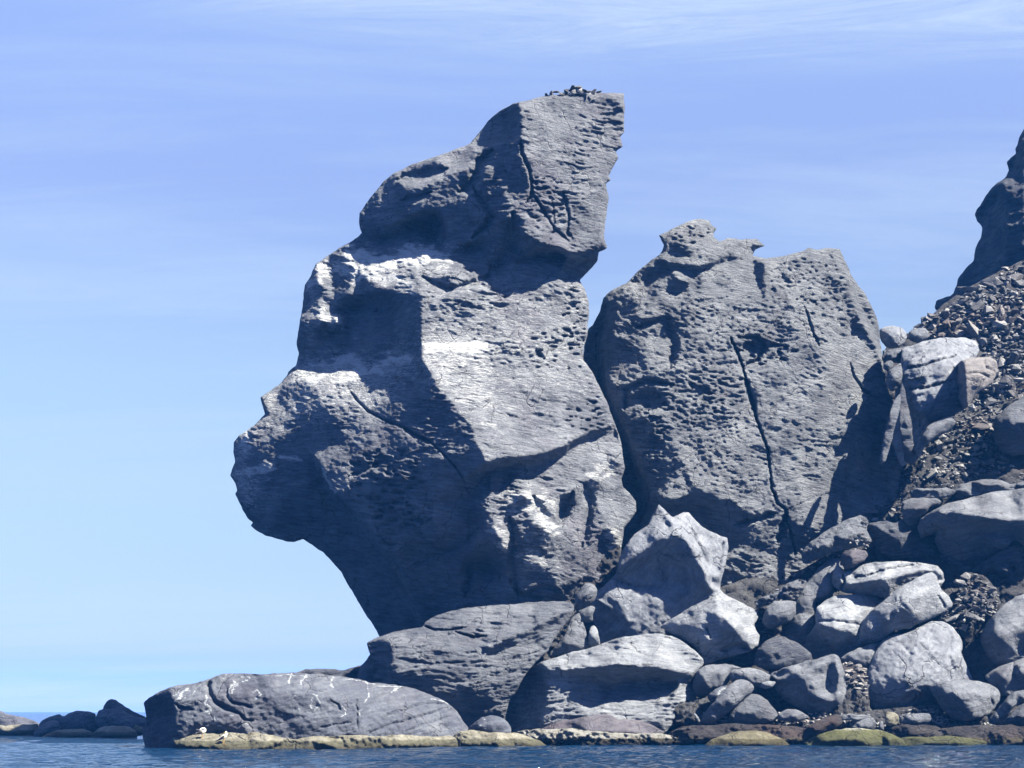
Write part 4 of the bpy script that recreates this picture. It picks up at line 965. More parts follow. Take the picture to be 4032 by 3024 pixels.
# slab under the stack and its neighbours
rk('rock_slab', 'B', [(790, 1268), (820, 1250), (858, 1236), (950, 1210), (1060, 1187), (1075, 1165), (1130, 1135), (1200, 1110), (1300, 1095), (1400, 1085), (1500, 1078), (1600, 1070), (1700, 1066), (1760, 1068), (1792, 1085), (1792, 1110), (1770, 1150), (1730, 1200), (1690, 1260), (1670, 1310), (1610, 1360), (1560, 1420),
                      (1530, 1480), (1480, 1550), (1460, 1640), (1500, 1760), (1250, 1800), (1000, 1700), (820, 1560), (825, 1420), (818, 1350), (800, 1305)],
   [(850, 1260, .8), (1000, 1225, 1.2), (1200, 1130, 2.2), (1400, 1105, 2.4), (1600, 1090, 2.6), (1740, 1090, 2.6), (1100, 1190, 1.4), (1200, 1220, 1.0), (1400, 1220, 1.0), (1600, 1180, 1.4), (1000, 1290, 0), (1200, 1300, .2), (1350, 1300, .4),
    (1000, 1400, -.1), (1200, 1400, 0), (1100, 1500, .3), (1300, 1500, .5), (860, 1300, .9), (840, 1400, 1.4), (890, 1350, .5), (880, 1440, .8), (1500, 1280, .9), (1650, 1220, 1.5), (1700, 1180, 1.9), (1450, 1400, .6), (1550, 1380, 1.0), (1400, 1550, .9), (1250, 1620, 1.2), (1450, 1520, 1.0)],
   68.6, 'big layered slab lying across the foot of the tallest stack', M_SLAB, cat='rock slab',
   creases=[[(905, 1270, -.1), (910, 1340, -.1), (905, 1450, 0)], [(1370, 1290, .1), (1480, 1240, .3), (1620, 1180, .9), (1740, 1120, 1.6)], [(1400, 1320, .8), (1520, 1270, .9), (1660, 1190, 1.5), (1750, 1130, 2.1)], [(1300, 1440, .3), (1350, 1340, .3), (1380, 1300, .3)]],
   Rpx=12, T=4, bl=6, sp=4.3, strata=(.06, .12, 1.1, 2, .9), strokes=[([(1065, 1185), (1120, 1205), (1200, 1205), (1280, 1190)], 5, .5), ([(1210, 1210), (1300, 1240), (1380, 1235)], 5, .4), ([(930, 1340), (1100, 1370), (1280, 1360)], 6, .2)])
rk('rock_wedge', 'G', [(350, 640), (370, 590), (430, 520), (490, 450), (520, 350), (560, 290), (620, 250), (650, 330), (690, 440), (715, 550), (620, 585), (480, 615)],
   [(560, 350, .5), (600, 450, .3), (450, 560, .1), (620, 560, 0), (520, 500, .1)], 71, 'pale wedge of rock between the layered slab and the pointed boulder', M_LAYER, cat='rock wedge', Rpx=10, T=2, strata=(.03, .1, .7, 10))
rk('dark_block', 'G', [(612, 240), (660, 210), (720, 190), (755, 200), (740, 270), (745, 320), (690, 345), (640, 345), (618, 290)], [(680, 270, 0)], 71.6, 'small dark block above the pale wedge of rock', M_LAYER, Rpx=14, T=1, cat='stone', facet=1.3, jag=4.5)
rk('pale_slice', 'G', [(700, 545), (690, 470), (710, 400), (740, 360), (775, 400), (795, 470), (800, 525), (750, 545)], [(745, 460, 0)], 71.2, 'upright pale slice of rock against the pointed boulder', M_PALE, Rpx=12, T=.8, cat='stone', facet=1.3, jag=4.5)
rk('round_stone', 'B', [(1800, 1100), (1795, 1050), (1820, 1000), (1850, 975), (1885, 985), (1905, 1010), (1895, 1060), (1850, 1110), (1815, 1130)], [(1850, 1040, 0), (1860, 990, .2)], 72.2, 'rounded stone wedged below the right foot of the tallest stack', M_SMOOTH, Rpx=22, T=1.0, cat='stone', facet=1.3, jag=4.5)
rk('back_rock', 'F', [(340, 345), (400, 322), (450, 300), (520, 292), (620, 290), (700, 298), (760, 312), (830, 290), (920, 265), (970, 270), (1000, 400), (900, 480), (500, 480), (340, 450)],
   [(560, 330, 0), (880, 320, .2)], 72, 'low dark rock seen just above the long boulder', M_CLIFF, Rpx=20, T=3)
rk('shaded_rock', 'F', [(905, 330), (930, 265), (980, 215), (1010, 170), (1040, 160), (1080, 250), (1090, 400), (1060, 460), (960, 450), (890, 430)], [(980, 300, .4), (1040, 300, 0)], 71, 'bluish shaded rock behind the left end of the layered slab', M_SMOOTH, Rpx=10, T=1.5)

# ------------------------------------------------------------------ waterline
rk('long_boulder', 'E', [(1248, 600), (1262, 575), (1292, 550), (1340, 520), (1400, 490), (1470, 460), (1550, 436), (1640, 428), (1700, 420), (1770, 402), (1835, 384), (1870, 362), (1930, 342), (2010, 334), (2110, 336), (2212, 340)] +
   [(x + 2212, y) for x, y in [(100, 335), (200, 333), (350, 332), (500, 336), (600, 343), (700, 355), (800, 368), (900, 382), (970, 395), (1012, 412), (1100, 418), (1200, 430), (1300, 448), (1400, 470), (1480, 500), (1560, 535), (1650, 575), (1720, 615), (1760, 660), (1800, 720), (1840, 775), (1872, 810), (1880, 900), (1880, 1010), (1000, 1050), (0, 1080)]] +
   [(1600, 1090), (1275, 1060), (1262, 980), (1245, 880), (1238, 810), (1275, 785), (1275, 700), (1255, 650)],
   [(1400, 520, 1.0), (1700, 460, .9), (1900, 400, 1.0), (2200, 370, 1.6), (2700, 370, 2.4), (3200, 430, 3.0), (3600, 500, 4.0), (1550, 560, .2), (1560, 700, .3), (1800, 560, .2), (2000, 520, .6), (2300, 520, .7), (2700, 520, 1.2), (3100, 560, 1.6), (3600, 600, 2.7), (3900, 700, 3.8),
    (1700, 760, 0), (2100, 760, .4), (2600, 760, 1.0), (3100, 800, 1.4), (3600, 800, 2.4), (1300, 650, 2.0), (1300, 800, 2.3), (1400, 700, 1.7), (1330, 1000, 2.0), (1600, 900, .2), (2200, 900, .7), (3000, 900, 1.6), (3900, 900, 3.4), (1500, 1000, .6), (4050, 820, 4.0)],
   61.2, 'long flat dark boulder at the waterline with white bird droppings', M_LONG, creases=[[(1480, 480, .4), (1500, 560, .2), (1535, 650, .2), (1530, 760, .3), (1500, 850, .5)]],
   Rpx=14, T=5, bl=7, sp=4.6, lump=(.14, 1.3), strata=(.022, .12, 1.0, 20), fine=.025,
   strokes=[([(1835, 385), (1815, 440), (1830, 520), (1870, 580), (1940, 630), (2000, 655), (2090, 690)], 20, .35), ([(1980, 470), (1975, 540), (2020, 590), (2120, 610), (2212, 640)], 10, .25),
            ([(3110, 540), (3105, 640), (3115, 760), (3115, 860)], 7, .25), ([(3330, 720), (3500, 660), (3700, 600), (3930, 600)], 7, .18), ([(3200, 860), (3400, 780), (3700, 700), (3900, 630)], 7, .18), ([(2720, 830), (2900, 780), (3080, 760)], 6, .15),
            ([(1520, 590), (1560, 630), (1640, 640), (1700, 660)], 8, .2), ([(2860, 560), (2950, 610), (2960, 660)], 6, .15), ([(2090, 690), (2130, 740), (2212, 745)], 10, .2), ([(3340, 700), (3560, 620), (3800, 560)], 5, .12), ([(3500, 850), (3700, 780), (3950, 700)], 6, .14)],
   stains=[([(1635, 462), (1590, 500), (1560, 540), (1525, 580)], 9, 1.2), ([(1560, 485), (1500, 545)], 6, 1.1), ([(1650, 485), (1590, 560)], 5, 1.1), ([(1750, 420), (1715, 460), (1680, 510)], 6, 1.1), ([(1790, 540), (1800, 600), (1830, 640), (1780, 665)], 10, 1.05),
           ([(1810, 690), (1835, 650)], 7, 1.0), ([(1675, 708), (1610, 765)], 5, 1.2), ([(1885, 710), (1845, 770)], 6, 1.2), ([(2030, 400), (2050, 420), (2000, 480), (1995, 550)], 9, 1.1), ([(2080, 425), (2030, 480), (1995, 545)], 6, 1.0), ([(2190, 370), (2140, 400), (2105, 410)], 6, 1.0),
           ([(1980, 345), (1920, 400)], 6, 1.0), ([(2010, 695), (2030, 700)], 9, 1.0), ([(2200, 510), (2240, 490), (2280, 520), (2220, 570)], 8, 1.0), ([(2545, 340), (2520, 380), (2515, 430)], 8, 1.05), ([(2670, 345), (2640, 380), (2620, 430)], 9, 1.05), ([(2905, 370), (2880, 420), (2900, 465)], 9, 1.0),
           ([(2725, 515), (2770, 520), (2770, 590), (2735, 660)], 8, 1.1), ([(2730, 540), (2712, 600), (2705, 650)], 6, 1.0), ([(2545, 540), (2560, 530)], 9, .9), ([(2615, 640), (2625, 660)], 7, 1.1), ([(2985, 620), (3005, 650), (2980, 710)], 7, 1.15), ([(3180, 390), (3215, 430), (3210, 540), (3165, 610)], 5, 1.15),
           ([(3135, 650), (3128, 700)], 6, 1.2), ([(2100, 370), (2350, 350), (2650, 350)], 5, .75), ([(2900, 370), (3150, 400), (3210, 425), (3480, 460)], 5, .85), ([(3490, 450), (3400, 500)], 8, .85), ([(3750, 550), (3930, 610)], 7, .95), ([(1905, 800), (1935, 795)], 4, 1.2), ([(2015, 765), (2030, 762)], 4, 1.2), ([(2168, 790), (2140, 770)], 4, 1.2)])
rk('tidal_ledge', 'E', [(1500, 900), (1520, 862), (1600, 862), (1720, 850), (1860, 845), (1980, 846), (2060, 835), (2110, 828), (2200, 838)] +
   [(x + 2212, y) for x, y in [(100, 862), (200, 880), (300, 900), (370, 908), (440, 892), (560, 884), (640, 888), (760, 882), (900, 872), (1000, 878), (1120, 882), (1300, 872), (1450, 880), (1600, 880), (1700, 876), (1760, 900), (1780, 1000), (1000, 1090), (0, 1120)]] + [(1560, 1110), (1530, 1040), (1535, 985), (1515, 940)],
   [(1600, 885, .9), (1900, 870, 1.1), (2150, 860, 1.2), (2400, 890, 1.2), (2900, 900, 1.8), (3400, 895, 2.2), (3850, 900, 2.9), (1620, 960, -.1), (1900, 970, 0), (2300, 970, .1), (2900, 960, .8), (3400, 960, 1.3), (3850, 960, 2.3), (2200, 1060, 0), (3000, 1040, .8)],
   60.4, 'tan tidal ledge along the waterline under the long boulder, where two gulls stand', M_TAN, cat='rock ledge', Rpx=10, T=2.5, bl=5, sp=4.6, lump=(.1, .7), fine=.05, jag=2.5)
rk('small_dome', 'F', [(1860, 830), (1880, 800), (1930, 755), (1985, 715), (2050, 700), (2120, 706), (2170, 730), (2212, 762), (2240, 800), (2240, 860), (2100, 900), (1900, 880)], [(2060, 770, 0), (1960, 790, .1)], 65.6,
   'small smooth grey dome of rock beside the right end of the long boulder', M_LONG, Rpx=40, T=1.5, stains=[([(2015, 735), (1995, 785), (1960, 800)], 5, 1.1), ([(1940, 808), (1925, 812)], 5, 1.0)])
rk('tidal_rock', 'F', [(1690, 965), (1715, 910), (1750, 865), (1800, 838), (1880, 828), (1960, 838), (2080, 845), (2212, 848), (2300, 855), (2380, 880), (2470, 915), (2540, 955), (2590, 1000), (2300, 1060), (1720, 1040)],
   [(1800, 870, .2), (2000, 865, .6), (2250, 880, .7), (2400, 920, .6), (1800, 950, 0), (2100, 940, 0), (2400, 970, .1)], 65.0, 'tan dome of tidal rock with pale crust, left of the barnacle covered ledge', M_TAN, Rpx=16, T=1.8, bl=6, sp=4.6, fine=.05, cat='tidal rock')
rk('rusty_ledge', 'G', [(280, 1270), (330, 1240), (400, 1210), (500, 1185), (600, 1168), (700, 1150), (780, 1130), (850, 1130), (900, 1145), (960, 1180), (1060, 1185), (1160, 1185), (1240, 1215), (1310, 1255), (1370, 1290), (1300, 1340), (600, 1340), (300, 1300)],
   [(600, 1210, .5), (850, 1180, .7), (1150, 1230, .6), (700, 1280, 0), (1100, 1290, .1), (400, 1260, .3)], 67.6, 'low purplish rock in front of the overhung massive boulder', M_ROSE, Rpx=14, T=1.5, bl=6, cat='low rock')
rk('barnacle_ledge', 'G', [(60, 1290), (150, 1270), (300, 1258), (450, 1262), (560, 1252), (640, 1270), (760, 1282), (900, 1288), (1050, 1300), (1200, 1305), (1330, 1300), (1400, 1315), (1470, 1335), (1480, 1360), (1430, 1400), (1300, 1470), (500, 1480), (260, 1440), (230, 1340)],
   [(350, 1280, .6), (600, 1280, .7), (900, 1310, .6), (1300, 1325, .6), (350, 1320, 0), (600, 1330, 0), (900, 1350, .1), (1300, 1375, 0), (400, 1380, .7), (600, 1390, .7), (800, 1400, .3)], 66.8,
   'white barnacle crusted ledge with a black wet undercut at the waterline', M_WHITE, Rpx=10, T=1.8, bl=4, sp=4.0, fine=.09, cat='rock ledge', lump=(.1, .5))
rk('wet_ledge', 'G', [(1380, 1330), (1420, 1280), (1500, 1240), (1620, 1225), (1760, 1228), (1880, 1222), (2000, 1215), (2150, 1220), (2400, 1230), (2700, 1260), (2700, 1400), (2100, 1420), (1500, 1400), (1420, 1380)],
   [(1550, 1270, .4), (1800, 1260, .5), (2100, 1250, .5), (2500, 1290, .5), (1600, 1340, 0), (2000, 1330, 0), (2500, 1350, 0)], 67.6, 'dark wet striated ledge between the barnacle crust and the olive dome', M_WET, Rpx=12, T=2.5, bl=5, strata=(.06, .1, .7, 12), fine=.06, cat='rock ledge')
rk('olive_dome', 'D', [(660, 1400), (700, 1368), (740, 1348), (800, 1330), (860, 1321), (920, 1324), (980, 1338), (1030, 1358), (1065, 1380), (1085, 1400), (1000, 1440), (700, 1440)], [(800, 1350, .5), (930, 1345, .6), (800, 1385, 0), (960, 1385, .1)], 66.6,
   'olive brown dome of rock at the waterline, left of the green one', M_OLIVE, Rpx=26, T=1.5, sp=4.4, cat='tidal rock')
rk('green_dome', 'H', [(320, 1460), (350, 1435), (420, 1400), (500, 1375), (580, 1355), (680, 1346), (780, 1348), (880, 1356), (960, 1365), (1030, 1385), (1090, 1420), (1130, 1450), (1150, 1490), (1000, 1540), (400, 1540)],
   [(480, 1390, .6), (700, 1365, .9), (950, 1385, .8), (500, 1440, 0), (750, 1430, 0), (1000, 1440, .1)], 66.6, 'dome of rock with a pale top and bright green algae at the waterline', M_GREEN, Rpx=14, T=1.6, sp=4.4, bl=6, cat='tidal rock')
rk('algae_shelf', 'H', [(1060, 1450), (1100, 1418), (1200, 1410), (1300, 1412), (1420, 1405), (1500, 1402), (1600, 1412), (1700, 1432), (1780, 1448), (1820, 1475), (1700, 1530), (1100, 1530)], [(1250, 1425, .4), (1500, 1420, .4), (1300, 1460, 0), (1600, 1460, 0)], 67,
   'low green algae covered shelf right of the green dome', M_GREEN, Rpx=10, T=1.5, sp=4.4, bl=5, cat='rock ledge')
rk('brown_ledge', 'H', [(1300, 1430), (1360, 1370), (1440, 1340), (1560, 1325), (1700, 1318), (1820, 1322), (1960, 1316), (2078, 1308), (2260, 1305), (2260, 1520), (1750, 1500), (1400, 1460)],
   [(1500, 1360, .5), (1800, 1340, .7), (2100, 1330, .7), (1600, 1420, 0), (1900, 1400, 0), (2150, 1400, 0), (2000, 1460, .3)], 67.4, 'brown wet ledge at the right edge of the waterline', M_WET, Rpx=12, T=2.5, bl=5, fine=.06, strata=(.05, .1, .7, 0), cat='rock ledge')
rk('slanted_slab', 'H', [(275, 1440), (290, 1390), (350, 1340), (430, 1290), (500, 1258), (560, 1238), (615, 1232), (640, 1270), (640, 1310), (560, 1350), (470, 1385), (380, 1415), (330, 1450)], [(400, 1340, .2), (540, 1280, .2), (450, 1370, 0), (600, 1300, .2)], 67.2,
   'slanted dark slab dipping to the left into the water', M_WET, Rpx=10, T=1.2, strata=(.05, .09, .6, 30), cat='rock slab')
for nm, ol, lab, mt in [
        ('stone_block', [(690, 1300), (730, 1270), (800, 1262), (890, 1270), (905, 1300), (900, 1355), (800, 1360), (720, 1345)], 'dark striped stone block at the foot of the wedge shaped boulder', M_LAYER),
        ('stone_block', [(918, 1310), (940, 1285), (962, 1290), (975, 1330), (965, 1362), (930, 1362)], 'narrow upright stone between the two blocks at the waterline', M_SMOOTH),
        ('stone_block', [(975, 1300), (985, 1235), (1000, 1215), (1050, 1218), (1085, 1245), (1090, 1290), (1060, 1325), (990, 1325)], 'cubic stone with a tan top under the broad pale boulder', M_TAN),
        ('striped_block', [(1082, 1300), (1085, 1245), (1120, 1232), (1220, 1225), (1330, 1230), (1342, 1262), (1335, 1290), (1200, 1310), (1100, 1315)], 'wide striped block under the lower edge of the broad pale boulder', M_LAYER),
        ('flat_stone', [(620, 1250), (680, 1230), (780, 1235), (860, 1245), (870, 1268), (760, 1280), (640, 1285)], 'flat pebble bank at the foot of the wedge shaped boulder', M_SMOOTH),
        ('low_rock', [(960, 1380), (1000, 1340), (1100, 1320), (1250, 1312), (1380, 1320), (1440, 1350), (1400, 1410), (1100, 1430), (980, 1420)], 'low dark rock above the green shelf', M_WET)]:
    c_ = (sum(p[0] for p in ol) / len(ol), sum(p[1] for p in ol) / len(ol))
    rk(nm, 'H', ol, [(c_[0], c_[1] - 12, .1), (c_[0], c_[1] + 10, 0)], 68.2, lab, mt, Rpx=9, T=.9, sp=4, strata=(.035, .08, .4, 3), cat='stone', rim=.15)

# islets far to the left
rk('low_islet', 'E', [(-80, 640), (-20, 660), (40, 675), (100, 690), (190, 715), (260, 735), (340, 765), (345, 800), (338, 900), (-80, 900)], [(0, 700, .5), (150, 740, .4), (100, 830, 0), (250, 800, .2)], 95,
   'low rock islet cut by the left edge, dark above a tan tide band', M_LONG, Rpx=14, T=4, sp=4.5, cat='islet')
rk('tidal_shelf', 'E', [(-80, 785), (100, 785), (200, 778), (330, 775), (345, 830), (330, 900), (-80, 900)], [(100, 800, .6), (100, 840, 0), (250, 830, 0)], 93.5, 'tan shelf along the foot of the leftmost islet', M_TAN, Rpx=8, T=3, sp=4.5, cat='islet')
rk('far_rock', 'E', [(335, 790), (370, 745), (430, 708), (520, 690), (550, 715), (600, 685), (660, 664), (720, 660), (790, 668), (835, 690), (835, 740), (930, 780), (860, 860), (500, 860), (350, 850)],
   [(450, 740, .6), (640, 690, .4), (760, 700, .1), (560, 760, .3), (750, 780, 0), (600, 820, .1)], 92, 'rounded far rock between the leftmost islet and the peaked one', M_LONG, Rpx=24, T=4, sp=4.5, cat='islet')
rk('far_rock', 'E', [(290, 860), (325, 820), (355, 785), (400, 758), (460, 742), (505, 750), (520, 790), (535, 850), (500, 880), (310, 890)], [(420, 800, 0)], 90, 'greenish rounded rock at the waterline of the far islets', M_SMOOTH, Rpx=34, T=3, sp=4.5, cat='islet')
rk('far_rock', 'E', [(895, 650), (905, 620), (930, 580), (970, 562), (1010, 570), (1060, 600), (1120, 640), (1160, 670), (1210, 690), (1290, 730), (1290, 800), (1000, 780), (900, 720)], [(960, 610, .1), (1000, 650, 0), (1100, 680, .8), (1200, 740, 1.0)], 91,
   'peaked dark rock, highest of the far islets', M_CLIFF, Rpx=20, T=4, sp=4.5, cat='islet')
rk('far_rock', 'E', [(822, 740), (845, 690), (860, 655), (920, 640), (1000, 640), (1060, 650), (1120, 685), (1180, 712), (1260, 722), (1290, 760), (1290, 850), (900, 860), (850, 790)], [(930, 670, .6), (900, 720, .2), (1000, 700, 0), (1100, 740, .2), (1000, 780, 0), (1200, 780, .5)], 89.6,
   'broad layered rock in front of the peaked far rock', M_LONG, Rpx=18, T=3, sp=4.5, cat='islet')
rk('far_rock', 'E', [(350, 895), (400, 862), (470, 835), (560, 822), (640, 815), (720, 812), (800, 840), (830, 880), (800, 920), (380, 920)], [(600, 845, .3), (600, 880, 0), (760, 860, .1)], 86.5, 'low tan rock at the waterline below the far islets', M_TAN, Rpx=16, T=2.5, sp=4.5, cat='islet')
rk('far_rock', 'E', [(785, 890), (810, 850), (850, 818), (900, 797), (980, 790), (1060, 795), (1130, 800), (1180, 825), (1205, 880), (1180, 920), (800, 920)], [(900, 825, .4), (1050, 820, .4), (950, 870, 0), (1120, 860, .1)], 86, 'tan humped rock with weed hanging into the water', M_TAN, Rpx=18, T=2.5, sp=4.5, cat='islet')
rk('far_rock', 'E', [(1150, 830), (1180, 775), (1200, 790), (1240, 800), (1280, 800), (1290, 870), (1200, 880)], [(1220, 830, 0)], 86.6, 'small dark rock hard against the long boulder', M_OLIVE, Rpx=12, T=1.5, sp=4.5, cat='islet')

# ------------------------------------------------------------------ loose stones
def inpoly(x, y, poly):
    c = False
    j = len(poly) - 1
    for i in range(len(poly)):
        xi, yi = poly[i][:2]; xj, yj = poly[j][:2]
        if (yi > y) != (yj > y) and x < (xj - xi) * (y - yi) / (yj - yi) + xi:
            c = not c
        j = i
    return c


def stone_mesh(seed, flat):
    rnd = random.Random(seed)
    bm = bmesh.new()
    for _ in range(13):
        v = Vector((rnd.gauss(0, 1), rnd.gauss(0, 1), rnd.gauss(0, 1))).normalized()
        v *= rnd.uniform(0.75, 1.05)
        bm.verts.new((v.x * rnd.uniform(.85, 1.1), v.y * .8, v.z * flat))
    r = bmesh.ops.convex_hull(bm, input=bm.verts)
    bmesh.ops.delete(bm, geom=[g for g in r['geom_interior'] if isinstance(g, bmesh.types.BMVert)], context='VERTS')
    me = bpy.data.meshes.new('stone')
    bm.to_mesh(me); bm.free()
    me.materials.append(M_STONE)
    return me


STONES = [stone_mesh(40 + i, (.75, .55, .4, .9, .3, .6)[i % 6]) for i in range(12)]


def surf_y(names, x, y):
    best = None
    for nm in names:
        px_, py_, Y = o_info[nm]
        q = (px_ - x) ** 2 + (py_ - y) ** 2
        i = int(q.argmin())
        if q[i] < 400 and (best is None or Y[i] < best):
            best = float(Y[i])
    return best


def rock_heap(name, frame, ol, pts, dist, label):
    return relief(name, frame, ol, pts, dist, mat=M_GROUND, kind='structure', label=label, T=2, sp=7, bl=8, Rpx=24, fine=.1, lump=(.15, .8))


rock_heap('debris_bank', 'H', [(1380, 470), (1480, 380), (1560, 300), (1560, 180), (1640, 110), (1760, 130), (1860, 240), (1900, 360), (1850, 440), (1760, 520), (1700, 600), (1620, 700), (1560, 600), (1500, 540)],
          [(1700, 180, 1.4), (1700, 350, .5), (1600, 480, 0)], 72.2, 'bank of broken shards behind the broad pale boulder')
rock_heap('debris_bank', 'D', [(860, 800), (930, 700), (1100, 560), (1250, 480), (1330, 440), (1350, 600), (1200, 700), (1150, 900), (1050, 1050), (900, 1050), (900, 900)],
          [(1200, 540, 1.6), (1000, 750, .6), (1000, 980, 0)], 73.6, 'bank of debris at the foot of the cracked pinnacle')
rock_heap('debris_bank', 'H', [(560, 860), (700, 820), (840, 880), (860, 1200), (1400, 1150), (1500, 1330), (1900, 1330), (1900, 1400), (600, 1400), (0, 1350), (-900, 1330), (-900, 1180), (-500, 1100), (0, 1100), (100, 1240), (560, 1250)],
          [(720, 900, 1.2), (700, 1300, 0), (1400, 1330, .3), (0, 1280, .2), (-600, 1250, .4), (-300, 1150, 1)], 69.6, 'bank of dark pebbles between the shore boulders')
rock_heap('debris_bank', 'G', [(480, 250), (480, 0), (800, -350), (980, -350), (1000, 300), (900, 600), (600, 700), (300, 720), (250, 560)], [(700, 200, .8), (600, 500, 0)], 74.6,
          'dark gap between the tallest stack and the pointed boulder')
rock_heap('debris_bank', 'G', [(-350, 700), (-100, 520), (300, 560), (420, 700), (420, 1300), (-350, 1300)], [(0, 900, 0)], 74.5,
          'dark gap between the layered slab and the overhung massive boulder')
rock_heap('debris_bank', 'H', [(1560, 520), (1700, 440), (1850, 560), (1850, 1000), (2000, 1060), (2250, 1000), (2250, 1300), (1700, 1260), (1600, 900)], [(1700, 800, 0)], 73.4, 'dark gap right of the broad pale boulder')

rnd = random.Random(11)
n_st = 0


def scatter(frame, poly, n, s0, s1, surfs, label, group, push=0.15, name='scree_stone', big=0.12):
    global n_st
    poly = [p[:2] for p in fr(frame, poly)]
    xs = [p[0] for p in poly]; ys = [p[1] for p in poly]
    made, tries, used = 0, 0, []
    while made < n and tries < n * 60:
        tries += 1
        x, y = rnd.uniform(min(xs), max(xs)), rnd.uniform(min(ys), max(ys))
        if not inpoly(x, y, poly):
            continue
        s = rnd.uniform(s0, s1) * (rnd.uniform(1.5, 2.6) if rnd.random() < big else 1)
        if any((x - a) ** 2 + (y - b) ** 2 < (0.38 * (s + c)) ** 2 for a, b, c in used):
            continue
        Y = surf_y(surfs, x, y)
        if Y is None:
            continue
        used.append((x, y, s))
        X_, Y_, Z_ = world_at(x, y, Y - push)
        m = Y / FPX * s * 0.62
        o = bpy.data.objects.new(name, rnd.choice(STONES))
        COL.objects.link(o)
        o.location = (X_, Y_, Z_)
        o.rotation_euler = (rnd.uniform(-.5, .5), rnd.uniform(-.5, .5), rnd.uniform(0, 6.28))
        o.scale = (m * rnd.uniform(.8, 1.3), m * rnd.uniform(.8, 1.2), m * rnd.uniform(.7, 1.1))
        tag(o, label, 'stone', group)
        made += 1
    n_st += made


P1 = [(1960, 722), (2000, 692), (2060, 655), (2110, 620), (2165, 590), (2230, 560), (2230, 800), (2160, 850), (2120, 850), (2115, 790), (2120, 760), (2080, 722), (1990, 738)]
P2 = [(2115, 860), (2230, 800), (2230, 850), (2150, 900), (2150, 960), (2190, 1010), (2120, 1035), (2000, 1025), (1985, 990), (2010, 950), (2000, 910), (2080, 880)]
scatter('F0', [(1950, 735), (1985, 700), (2055, 648), (2108, 606), (2160, 580), (2230, 548), (2230, 575), (2165, 606), (2112, 632), (2065, 668), (2000, 712)], 26, 34, 70, ['hillside'], 'blocky dark scree stone on the skyline crest of the slope', 'crest stones', push=0.0)
scatter('F0', P1, 9, 70, 115, ['hillside'], 'large angular slab half sunk in the dark scree under the cliff', 'scree slabs', name='scree_block', big=0)
scatter('F0', P2, 7, 60, 95, ['hillside'], 'large angular slab in the scree below the tan boulder', 'scree slabs', name='scree_block', big=0)
scatter('F0', P1, 150, 26, 54, ['hillside'], 'angular grey scree stone on the dark slope under the cliff', 'scree stones under the cliff')
scatter('F0', P2, 75, 24, 48, ['hillside', 'tan_boulder'], 'angular scree stone on the slope below the tan boulder', 'scree stones below the tan boulder')
scatter('K', [(840, 650), (960, 620), (1180, 650), (1180, 760), (1040, 770), (880, 740)], 14, 22, 42, ['rock_slab', 'hillside'], 'small pale stone heaped in the hollow left of the flat rock', 'stones in the hollow')
scatter('K', [(710, 920), (850, 830), (950, 930), (900, 1000), (740, 1010)], 12, 12, 26, ['rock_slab', 'rock_slab.001', 'hillside'], 'small stone caught on the speckled slab', 'stones on the speckled slab')
scatter('H', [(1400, 450), (1540, 330), (1580, 150), (1740, 130), (1860, 280), (1850, 420), (1700, 500), (1570, 570)], 42, 22, 44, ['debris_bank'], 'bright splintered shard on the bank behind the broad pale boulder', 'splintered shards', name='rock_shard')
n1_ = n_st
for i, (x, y, s) in enumerate([(1690, 88, 26), (1705, 76, 20), (1735, 84, 26), (1760, 74, 24), (1785, 66, 26), (1805, 58, 30), (1822, 70, 28), (1845, 66, 26), (1862, 74, 24), (1890, 76, 20), (1915, 76, 16), (1660, 94, 18), (1790, 80, 30), (1830, 82, 30)]):
    (qx, qy), = fr('A', [(x, y)])
    Y = 73.9
    X_, Y_, Z_ = world_at(qx, qy, Y)
    o = bpy.data.objects.new('rubble_stone', STONES[i % 12]); COL.objects.link(o)
    o.location = (X_, Y_, Z_)
    m = Y / FPX * s * .8
    o.rotation_euler = (rnd.uniform(-.4, .4), rnd.uniform(-.6, .6), rnd.uniform(0, 6))
    o.scale = (m * 1.3, m, m * .8)
    tag(o, 'loose slab of rubble piled on the flat top of the tallest stack', 'stone', 'rubble on top of the stack')


def gravel(name, areas, label):
    """countless small fragments as one object"""
    V, F = [], []
    r = random.Random(5)
    base = []
    for me in STONES:
        base.append(([v.co.copy() for v in me.vertices], [tuple(p.vertices) for p in me.polygons]))
    for frame, poly, n, s0, s1, surfs in areas:
        poly = [p[:2] for p in fr(frame, poly)]
        xs = [p[0] for p in poly]; ys = [p[1] for p in poly]
        made = 0
        arr = []
        for nm in surfs:
            arr.append(o_info[nm])
        for _ in range(n * 4):
            if made >= n:
                break
            x, y = r.uniform(min(xs), max(xs)), r.uniform(min(ys), max(ys))
            if not inpoly(x, y, poly):
                continue
            Y = surf_y(surfs, x, y)
            if Y is None:
                continue
            made += 1
            X_, Y_, Z_ = world_at(x, y, Y - .05)
            m = Y / FPX * r.uniform(s0, s1) * .6
            M = Matrix.Translation((X_, Y_, Z_)) @ Matrix.Rotation(r.uniform(0, 6.28), 4, 'Z') @ Matrix.Rotation(r.uniform(-.6, .6), 4, 'X') @ Matrix.Diagonal((m * r.uniform(.8, 1.5), m, m * r.uniform(.6, 1), 1))
            vs, fs = base[r.randrange(12)]
            o0 = len(V)
            V += [M @ v for v in vs]
            F += [tuple(o0 + i for i in f) for f in fs]
    me = bpy.data.meshes.new(name)
    me.from_pydata(V, [], F)
    me.materials.append(M_STONE)
    o = bpy.data.objects.new(name, me); COL.objects.link(o)
    tag(o, label, 'gravel', kind='stuff')


